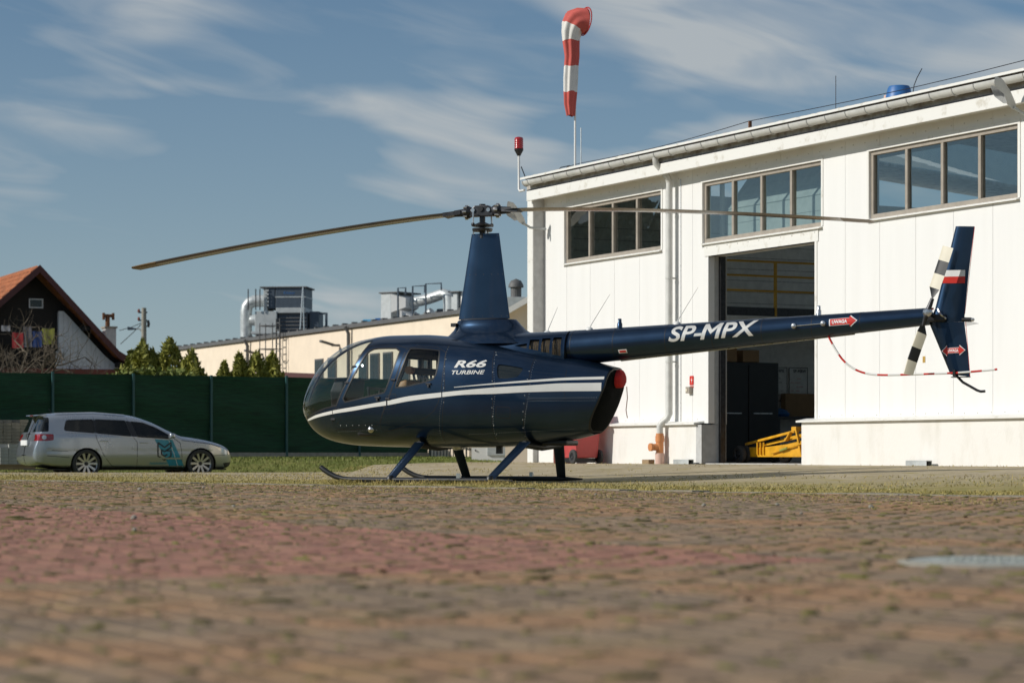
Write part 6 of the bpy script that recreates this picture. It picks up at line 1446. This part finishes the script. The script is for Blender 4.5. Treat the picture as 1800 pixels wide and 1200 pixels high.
# lamp pole
c0 = at(253, 600, 112); kq = 112/4250; o = thing('utility_pole', 'concrete utility pole with a street lamp arm beside the house', 'pole', (c0.x, c0.y, 0))
H_ = .36+(797-541)*kq; MB().tube([(0, 0, 0), (0, 0, H_)], [.16, .11], 10).build('pole', M['concrete'], o, smooth=50)
MB().tube([(-.02, 0, H_-44*kq), (-8*kq, 0, H_-37*kq), (-14*kq, 0, H_-36*kq)], .04, 6).build('lamp_arm', M['galv'], o); MB().loft([[(-14*kq, -.1, H_-36*kq), (-14*kq, .1, H_-36*kq), (-14*kq, .1, H_-38*kq), (-14*kq, -.1, H_-38*kq)], [(-28*kq, -.14, H_-33*kq), (-28*kq, .14, H_-33*kq), (-28*kq, .14, H_-39*kq), (-28*kq, -.14, H_-39*kq)]]).build('lamp_head', M['unit_grey'], o)
for z in (8, 22): MB().beam((-10*kq, 0, H_-z*kq), (6*kq, 0, H_-z*kq), .06).build('cross_arm', M['dark_metal'], o); MB().lathe([(.05, 0), (.07, .08), (.03, .16)], 8, (-9*kq, 0, H_-z*kq)).build('insulator', M['brown_red'], o)
MB().tube([(7*kq, 0, H_-34*kq), (8.5*kq, 0, H_-28*kq), (7*kq, 0, H_-22*kq)], .07, 6).build('cable_coil', M['black'], o)
for z, dx in ((26, -48), (28, -46)): MB().tube([(-.1, 0, H_-z*kq), (dx*kq*.5, .4, H_-(z+(7 if z == 26 else 16))*kq), (dx*kq, .8, H_-(z+(12 if z == 26 else 34))*kq)], .018, 5).build('overhead_wire', M['black'], o)
# shed roof behind the fence
a, c = at(462, 658, 78), at(560, 661, 76); o = thing('shed_roof', 'low shed with a thin reddish roof just above the green fence', 'shed', (0, 0, 0)); b = MB(); b.prism([(a.x, a.y, a.z-.12), (c.x, c.y, c.z-.12), (c.x, c.y, c.z+.08), (a.x, a.y, a.z+.10)], (0, 2.5, -.3)); b.build('roof', M['fascia_brown'], o); b = MB(); b.prism([(a.x+.2, a.y+.2, 0), (c.x-.2, c.y+.2, 0), (c.x-.2, c.y+.2, c.z-.13), (a.x+.2, a.y+.2, a.z-.13)], (0, 2, 0)); b.build('wall', M['timber_dark'], o)

# ------------------------------------------------------------------ trees
def trunk(o, h, r0, r1, bend=.1, name='trunk', m_='bark'):
    return MB().tube([(bend*math.sin(i*1.3)*.3, bend*math.cos(i*1.7)*.3, h*i/6) for i in range(7)], [r0+(r1-r0)*i/6 for i in range(7)], 8).build(name, M[m_], o, smooth=60)
def thuja(px, py, Y, wd, label):
    p = at(px, py, Y); H_ = p.z; o = thing('thuja', label, 'tree', (p.x, p.y, 0), 0, 'thuja trees behind the green fence'); trunk(o, H_*.9, .09, .02)
    n = 9000; t = rng.random(n)**.8; z = .15+t*(H_-.15); rad = wd*(np.minimum(1, (1-t)*1.5)**.62)*(.62+.38*rng.random(n)**.4)
    a = rng.random(n)*6.283; ph = rng.random()*6; lob = 1+.24*np.sin(a*4+z*2.6+ph)+.20*np.sin(a*3-z*4.3+2*ph); P = np.stack([np.cos(a)*rad*lob, np.sin(a)*rad*lob, z+rng.normal(size=n)*.05], 1)
    lead = rng.integers(0, 5, n); lo_ = rng.normal(size=(5, 2))*wd*.42; lh = .62+.30*rng.random(5); lo_[0] = 0; lh[0] = 1; sc_ = np.where(lead == 0, .8, .58)
    P[:, :2] *= sc_[:, None]; P[:, :2] += lo_[lead]; P[:, 2] *= lh[lead]
    cloud_mesh('crown', P, .085, M['thuja'], o, 2.6, 1.2)
for a in ((250, 603, 71, .85, 'leftmost pointed thuja beside the white house siding'), (298, 598, 72, .95, 'broad thuja with the tallest tip right of the utility pole'), (337, 618, 71, .80, 'lower bushy thuja at the cream building end'), (394, 638, 73, .55, 'small thuja left of the row before the cream wall'), (421, 623, 73, .62, 'slim thuja under the first cream wall downpipe'), (451, 620, 73, .72, 'middle thuja below the wall lamp on the cream wall'), (479, 622, 73, .66, 'thuja standing next to the caged roof ladder')): thuja(*a)
for px, label in ((222, 'green creeper tuft on the fence top, leftmost'), (262, 'green creeper tuft on the fence top, below the thujas'), (310, 'green creeper tuft on the fence top, rightmost')):
    p = at(px, 656, 67); o = thing('creeper', label, 'creeper', (p.x, p.y, p.z-.15)); P = rng.normal(size=(160, 3))*np.array([.22, .08, .08])+np.array([0, 0, .1]); cloud_mesh('leaves', P, .10, M['grass'], o, 1.4); MB().tube([(0, 0, -.5), (.03, 0, .05)], .012, 5).build('stem', M['bark'], o)
def bare_tree(px, py, Y, hgt, label):
    p = at(px, py, Y); o = thing('bare_tree', label, 'tree', (p.x, p.y, 0)); tk = MB(); br_ = MB(); tw = MB()
    def grow(q, d, ln, r_, lev):
        pts_ = [q]; n = 4
        for i in range(n):
            d = (d+Vector((random.gauss(0, .16), random.gauss(0, .16), random.gauss(.03, .12)))).normalized(); pts_.append(pts_[-1]+d*ln/n)
        (tk if lev == 0 else br_ if lev < 3 else tw).tube(pts_, [r_*(1-.5*i/n) for i in range(n+1)], 7 if lev == 0 else 5 if lev < 3 else 3, False)
        if lev < 4:
            for k in range((6, 6, 6, 4)[lev]):
                t = random.randint(1, n); a = random.uniform(0, 6.28); s_ = d.cross(Vector((math.cos(a), math.sin(a), .3))).normalized()
                grow(pts_[t], (d*.55+s_*.9+Vector((0, 0, .12))).normalized(), ln*random.uniform(.5, .75), r_*.48, lev+1)
    grow(Vector((0, 0, 0)), Vector((.05, 0, 1)), hgt*.45, .14, 0)
    tk.build('trunk', M['bark'], o, smooth=60); br_.build('branches', M['bark'], o, smooth=60); tw.build('twigs', M['bark'], o)
random.seed(7)
bare_tree(24, 700, 79, 5.8, 'leafless grey brown tree in front of the gabled house'); bare_tree(-100, 700, 80, 6.6, 'taller leafless tree cut by the left picture edge')
def pine(x, y, H_, label):
    o = thing('pine_tree', label, 'tree', (x, y, 0), 0, 'pines mirrored in the hangar windows'); trunk(o, H_*.95, .22, .05); P = []
    for k in range(46):
        z = H_*(.25+.75*k/46); ln = (H_*1.02-z)*.36*random.uniform(.5, 1.1)+.25; a = k*2.4; n = 55
        t = rng.random(n); P.append(np.stack([np.cos(a)*ln*t, np.sin(a)*ln*t, z+.25*t*ln*.4+rng.normal(size=n)*.12], 1)+rng.normal(size=(n, 3))*.16)
    cloud_mesh('crown', np.concatenate(P), .30, M['pine'], o, 2.6)
pine(-23.8, 60.3, 7.7, 'nearer pine off to the left, mirrored in the left hangar window'); pine(-27.4, 61.4, 8.5, 'farther pine off to the left, mirrored in the left hangar window')

# a wood far behind the viewer, mirrored in the paint of the helicopter and the car
n = 16000; xw = rng.uniform(-150, 90, n); hw = 5.5+2.2*np.sin(xw*.21)+1.6*np.sin(xw*.083+1)+1.0*np.sin(xw*.6)
Pw = np.stack([xw, -75+rng.normal(size=n)*3-.12*np.abs(xw), rng.random(n)**.7*hw], 1)
wd_o = cloud_mesh('distant_wood', Pw, .9, M['pine'], None, 1.5); tag(wd_o, 'dark far off wood mirrored in the helicopter flank', 'wood', kind='stuff')
